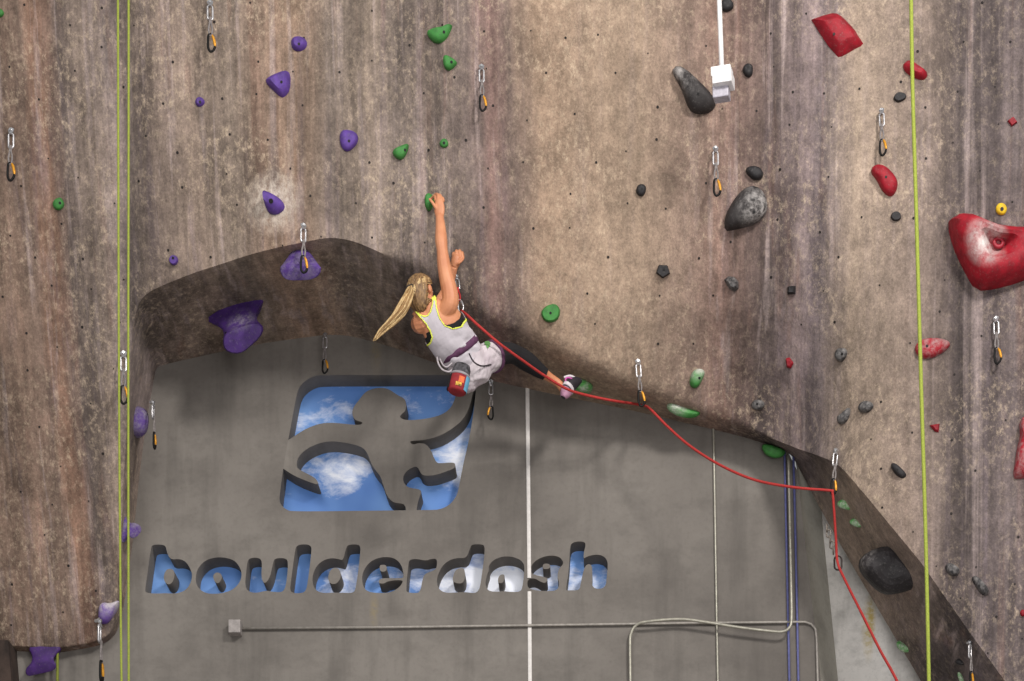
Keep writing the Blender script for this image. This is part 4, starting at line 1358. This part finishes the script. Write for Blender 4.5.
# shorts, leggings
rleg_axis = (np.array(W(514, 354, .68)) - np.array(W(478, 363, .44)))
rleg_t = ((BV - np.array(W(478, 363, .44))) @ rleg_axis) / (rleg_axis @ rleg_axis)
lleg_axis = (np.array(W(469, 364, .84)) - np.array(W(466, 377, .46)))
lleg_t = ((BV - np.array(W(466, 377, .46))) @ lleg_axis) / (lleg_axis @ lleg_axis)
is_arm = np.minimum(d_rarm, d_larm) < 1.15
low = along < .16
short = low & ~is_arm & (rleg_t < .40) & (lleg_t < .7)
wr = np.array([mnoise.noise(Vector(v) * 14) + .6 * mnoise.noise(Vector((v[0] * 40, v[1] * 40, v[2] * 16))) for v in BV])
sd = .013 + .012 * np.clip(rleg_t * 2, 0, 1) + .012 * np.clip(lleg_t * 2, 0, 1) + .009 * wr
so = garment('shorts', short, sd, M_SHORT)
garment('leaf_print', facing & short & inpoly(px_, py_, [(485,339),(488,336.5),(490.5,341),(489.5,349),(486.5,352),(484.5,347)]), sd + .006, simple('leaf_green', (96, 148, 82), .9), .004, so)
ank = ((BV - np.array(W(538, 369.5, .85))) @ np.array((W(558, 383, .95) - W(538, 369.5, .85)).normalized()))
legr = (rleg_t > .22) & (d_rleg < 1.7) & (ank < .075) & (along < .3) & ~is_arm & (px_ > 480)
garment('leggings', legr, .006, M_LEG)
lank = BV[:, 1]
garment('leggings', (lleg_t > .35) & (d_lleg < 1.6) & (BV[:, 1] > .62) & (BV[:, 1] < 1.14) & ~is_arm & (px_ < 490) & (rleg_t < .62), .006, M_LEG)

# harness: waist belt, leg loop, gear loops
hn_c = W(458.5, 348.5, .33)
def band(mbx, c, lat, up, a, b, hgt, th, seg=48, sag=0.0):
    dep = lat.cross(up).normalized()
    rows = []
    for (dz, k) in ((-hgt / 2, 1.0), (-hgt / 2, 1 + th), (0, 1 + th * 1.25), (hgt / 2, 1 + th), (hgt / 2, 1.0)):
        rows.append([c + lat * (math.cos(q) * a * k) + dep * (math.sin(q) * b * k) + up * dz for q in [2 * math.pi * i / seg for i in range(seg)]])
    vs = [p for r in rows for p in r]
    fs = []
    for j in range(len(rows)):
        for i in range(seg):
            j2 = (j + 1) % len(rows)
            fs.append((j * seg + i, j * seg + (i + 1) % seg, j2 * seg + (i + 1) % seg, j2 * seg + i))
    mbx.add(vs, fs)
hb = MB()
band(hb, hn_c, LAT, AX_UP, .172, .128, .052, .03)
harness = hb.build('harness', M_HARN, person)
mb = MB()
tdir = (W(505, 353, .62) - W(488, 359, .48)).normalized()
lat2 = tdir.orthogonal().normalized()
band(mb, W(492.5, 356.6, .515), lat2, tdir, .112, .112, .03, .1)
mb.build('leg_loop', M_HARN, harness)
mb = MB()
mb.tube(spline([W(437, 357, .26), W(438.5, 364, .2), W(443, 370, .17), W(450, 371.5, .16), W(455, 366, .17)], 6), .007, 8)
mb.tube(spline([W(440, 359, .24), W(443, 365, .19), W(447, 367, .17), W(452, 363, .18)], 6), .006, 8)
mb.build('gear_loop', simple('pale_gear_loop', (176, 168, 172), .7), harness)
mb = MB()
mb.tube(spline([W(469, 353.5, .2), W(474, 362, .22), W(482, 366, .3), W(491, 364.5, .4)], 6), .006, 8)
mb.build('riser_strap', simple('dark_strap', (50, 42, 48), .8), harness)

# hair: cap over the back of the skull, ponytail, tie
def hair_cap():
    mb = MB()
    seg, rings = 64, 40
    vs, keep = [], []
    for i in range(rings + 1):
        th = math.pi * i / rings
        for k in range(seg):
            a = 2 * math.pi * k / seg
            d = Vector((math.sin(th) * math.cos(a), math.sin(th) * math.sin(a), math.cos(th)))
            rr = 1.0 + .02 * math.sin(a * 17 + th * 5) + .014 * math.sin(a * 29 + th * 2)
            low = max(0.0, -d.z)
            p = HC - FU * .006 + HM_ @ Vector((d.x * .1 * rr, d.y * (.118) * rr - low * .014, d.z * (.13 if d.z > 0 else .17) * rr))
            vs.append(p)
            keep.append(d.y < .16 + .3 * max(0, d.z) and not (abs(d.x) > .8 and -.55 < d.z < .18 and d.y > -.28) and not (d.z < -.2 and d.y > -.12))
    fs = []
    for i in range(rings):
        for k in range(seg):
            q = (i * seg + k, i * seg + (k + 1) % seg, (i + 1) * seg + (k + 1) % seg, (i + 1) * seg + k)
            if all(keep[j] for j in q):
                fs.append(q)
    mb.add(vs, fs)
    o = mb.build('hair', M_HAIR, person)
    s = o.modifiers.new('solid', 'SOLIDIFY'); s.thickness = .012; s.offset = -1
    return o
hair = hair_cap()
# strands swept back to the tie, then the tail
tie = W(410, 287.5, -.02)
rs = random.Random(5)
tdirn = (tie - HC).normalized()
ta = tdirn.orthogonal().normalized(); tb = tdirn.cross(ta)
for nm, cnt, mt in (('swept_strands', 120, M_HAIR2), ('dark_strands', 80, simple('dark_blond', (112, 84, 56), .55, 0, .2, 12, second=(70, 50, 34)))):
    mb = MB()
    for k in range(cnt):
        az = 2 * math.pi * (k + rs.random()) / cnt
        a1 = rs.uniform(1.5, 2.15)
        pts_ = []
        lift_ = rs.uniform(-.002, .005)
        for q in range(9):
            an = a1 * (1 - q / 8) + .1 * q / 8
            d = tdirn * math.cos(an) + (ta * math.cos(az) + tb * math.sin(az)) * math.sin(an)
            l = Vector((d.dot(FR), d.dot(FD), d.dot(FU)))
            if l.y > .16 + .3 * max(0, l.z) or (abs(l.x) > .8 and -.55 < l.z < .15 and l.y > -.25) or l.z < -.72:
                continue
            p = HC - FU * .006 + HM_ @ Vector((l.x * .102, l.y * .12, l.z * (.132 if l.z > 0 else .168)))
            pts_.append(p + d * lift_)
        if len(pts_) < 3:
            continue
        pts_[-1] = tie + (ta * math.cos(az) + tb * math.sin(az)) * .014
        sp = spline(pts_, 3)
        mb.tube(sp, [.0035 + .004 * math.sin(math.pi * min(1, .15 + i_ / (len(sp) - 1) * .8)) for i_ in range(len(sp))], 5)
    mb.build(nm, mt, hair)
mb = MB()
core = [W(410, 288, -.03), W(408, 295, -.06), W(404, 304, -.08), W(398.5, 314, -.08), W(390, 324, -.07), W(381, 332, -.06), (W(374.5, 340, -.05))]
wid = [.018, .04, .052, .054, .046, .032, .012]
for k in range(76):
    a = rs.uniform(0, 2 * math.pi); q = math.sqrt(rs.random())
    e = rs.uniform(.85, 1.03)
    pts_ = []
    for p, w_ in zip(core, wid):
        pts_.append(p + Vector((math.cos(a) * q * w_ * 1.05, math.sin(a) * q * w_ * .6, math.cos(a + .6) * q * w_ * .5)) + Vector((rs.uniform(-.004, .004), 0, rs.uniform(-.004, .004))))
    pts_[-1] = pts_[-2].lerp(pts_[-1], e)
    sp = spline(pts_, 5)
    mb.tube(sp, [.0075 * (1 - .6 * (i / (len(sp) - 1)) ** 2) for i in range(len(sp))], 6, mi=1 if k % 4 == 0 else 0)
mb.build('ponytail', M_HAIR2, hair, mats=[M_HAIR2, simple('tail_lowlight', (146, 112, 70), .55, 0, .2, 12)])
mb = MB()
mb.tube([tie + Vector((math.cos(a) * .024, -.012 + math.sin(a) * .01, math.sin(a) * .02 + math.cos(a) * .008)) for a in [2 * math.pi * k / 20 for k in range(20)]], .0065, 8, closed=True)
mb.build('hair_tie', simple('dark_tie', (40, 34, 32), .7), hair)
# face details on the far side
for s in (-1, 1):
    mb = MB()
    mb.ball(HC + HM_ @ Vector((.032 * s, .088, .008)), (.014, .008, .009), 12, 8, HM_)
    e_ = mb.build('eye', simple('eye_white', (230, 226, 222), .3), person)
    mb = MB()
    mb.ball(HC + HM_ @ Vector((.032 * s, .095, .008)), (.0055, .003, .0055), 10, 6, HM_)
    mb.build('iris', simple('iris_brown', (70, 50, 36), .3), e_)
mb = MB()
mb.tube([HC + HM_ @ Vector((x, .095 - 6 * x * x, -.062)) for x in (-.024, -.012, 0, .012, .024)], [.003, .006, .007, .006, .003], 8)
mb.build('mouth', simple('lips', (170, 92, 84), .5), person)

# climbing shoes
def shoe(pts, heel_c, parent):
    sp = spline([W(*p[:3]) for p in pts], 5)
    rr = spline([(p[3], p[4], 0) for p in pts], 5)
    mb = MB()
    mb.tube(sp, [(max(.004, r.x), max(.004, r.y)) for r in rr], 14, up=(.2, -.3, 1))
    s = mb.build('climbing_shoe', simple('shoe_black', (44, 40, 46), .6), parent, sub=1)
    return s, sp, rr
sh, sp, rr = shoe([(563,398,.91,.02,.022), (565,394,.91,.042,.04), (568,388.5,.92,.056,.048), (572,384.5,.945,.054,.044), (577,381.5,.98,.04,.036), (581,381,1.0,.018,.02)], None, person)
def shell(name, i0, i1, k, mat, parent, spx, rrx):
    mb = MB()
    mb.tube(spx[i0:i1], [(r.x * k, r.y * k) for r in rrx[i0:i1]], 16, up=(.2, -.3, 1))
    return mb.build(name, mat, parent)
shell('heel_cup', 1, 9, 1.07, simple('shoe_pink_grey', (186, 138, 164), .6, 0, .2, 20), sh, sp, rr)
shell('upper', 9, 12, 1.09, simple('shoe_white', (214, 206, 212), .6), sh, sp, rr)
mb = MB()
c = W(569, 380.5, .9)
mb.tube([c + Vector((math.cos(a) * .03, math.cos(a) * .01, math.sin(a) * .024)) for a in [2 * math.pi * k / 20 for k in range(20)]], .0075, 8, closed=True)
mb.build('strap', simple('shoe_magenta', (188, 84, 160), .6), sh)
mb = MB()
mb.tube(spline([W(564, 377.5, .93), W(570, 376, .93), W(575, 378, .95)], 5), .011, 8)
mb.build('tongue', simple('shoe_cuff', (216, 208, 212), .7), sh)
shoe([(478,374,1.24,.03,.03), (478,370,1.27,.042,.036), (479,366,1.3,.04,.032), (480,362,1.33,.02,.018)], None, person)

# chalk bag on the back of the harness
cb = empty('chalk_bag', W(459, 392, .16), 'red chalk bag with blue side and grey collar hanging on the back of the harness', 'chalk bag')
up_ = (W(463.5, 363, .17) - W(457, 391, .15)).normalized()
def cyl(p0, prof, seg=32):
    mb = MB()
    lat = Vector((1, 0, 0)); lat = (lat - up_ * lat.dot(up_)).normalized()
    mb.tube([p0 + up_ * z for z, r in prof], [r for z, r in prof], seg, up=lat, flat=.85)
    return mb
p0 = W(456.3, 393, .15)
cyl(p0, [(0, .05), (.004, .066), (.014, .076), (.06, .079), (.12, .078), (.135, .076)]).build('bag_body', simple('bag_red', (140, 34, 40), .75, 0, .12, 20, .3, 40), cb)
cyl(p0, [(.133, .07), (.135, .08), (.143, .083), (.153, .08), (.155, .07)]).build('rim', simple('bag_rim', (142, 138, 142), .5), cb)
cyl(p0, [(.15, .073), (.17, .075), (.2, .073), (.235, .062), (.25, .03)]).build('collar', simple('bag_collar', (78, 76, 80), .8, 0, .5, 26), cb)
def patch(name, a0, a1, z0, z1, mat, k=1.02, n=10):
    lat = Vector((1, 0, 0)); lat = (lat - up_ * lat.dot(up_)).normalized()
    bi = up_.cross(lat)
    if bi.y > 0: bi = -bi
    mb = MB()
    vs = []
    for kk in (k, k + .03):
        for z in (z0, (z0 + z1) / 2, z1):
            for i in range(n + 1):
                a = math.radians(a0 + (a1 - a0) * i / n)
                vs.append(p0 + up_ * z + lat * (math.cos(a) * .079 * kk) + bi * (math.sin(a) * .067 * kk))
    fs = []
    m = n + 1
    for j in range(2):
        for i in range(n):
            fs.append((j * m + i, j * m + i + 1, (j + 1) * m + i + 1, (j + 1) * m + i))
            fs.append((3 * m + j * m + i, 3 * m + j * m + i + 1, 3 * m + (j + 1) * m + i + 1, 3 * m + (j + 1) * m + i))
    mb.add(vs, fs)
    return mb.build(name, mat, cb)
patch('side_panel', -20, 42, .012, .132, simple('bag_blue', (98, 158, 186), .75, 0, .1, 20))
patch('side_panel', 138, 205, .012, .132, simple('bag_black', (32, 28, 32), .8))
patch('printed_patch', 52, 84, .06, .112, simple('bag_orange', (224, 108, 62), .75, 0, .2, 40))
patch('printed_patch', 62, 96, .028, .058, simple('bag_yellow', (206, 164, 66), .75, 0, .5, 50))

for o in bpy.data.objects:
    if o.type == 'MESH' and o.name.startswith('person_raw'):
        bpy.data.objects.remove(o)
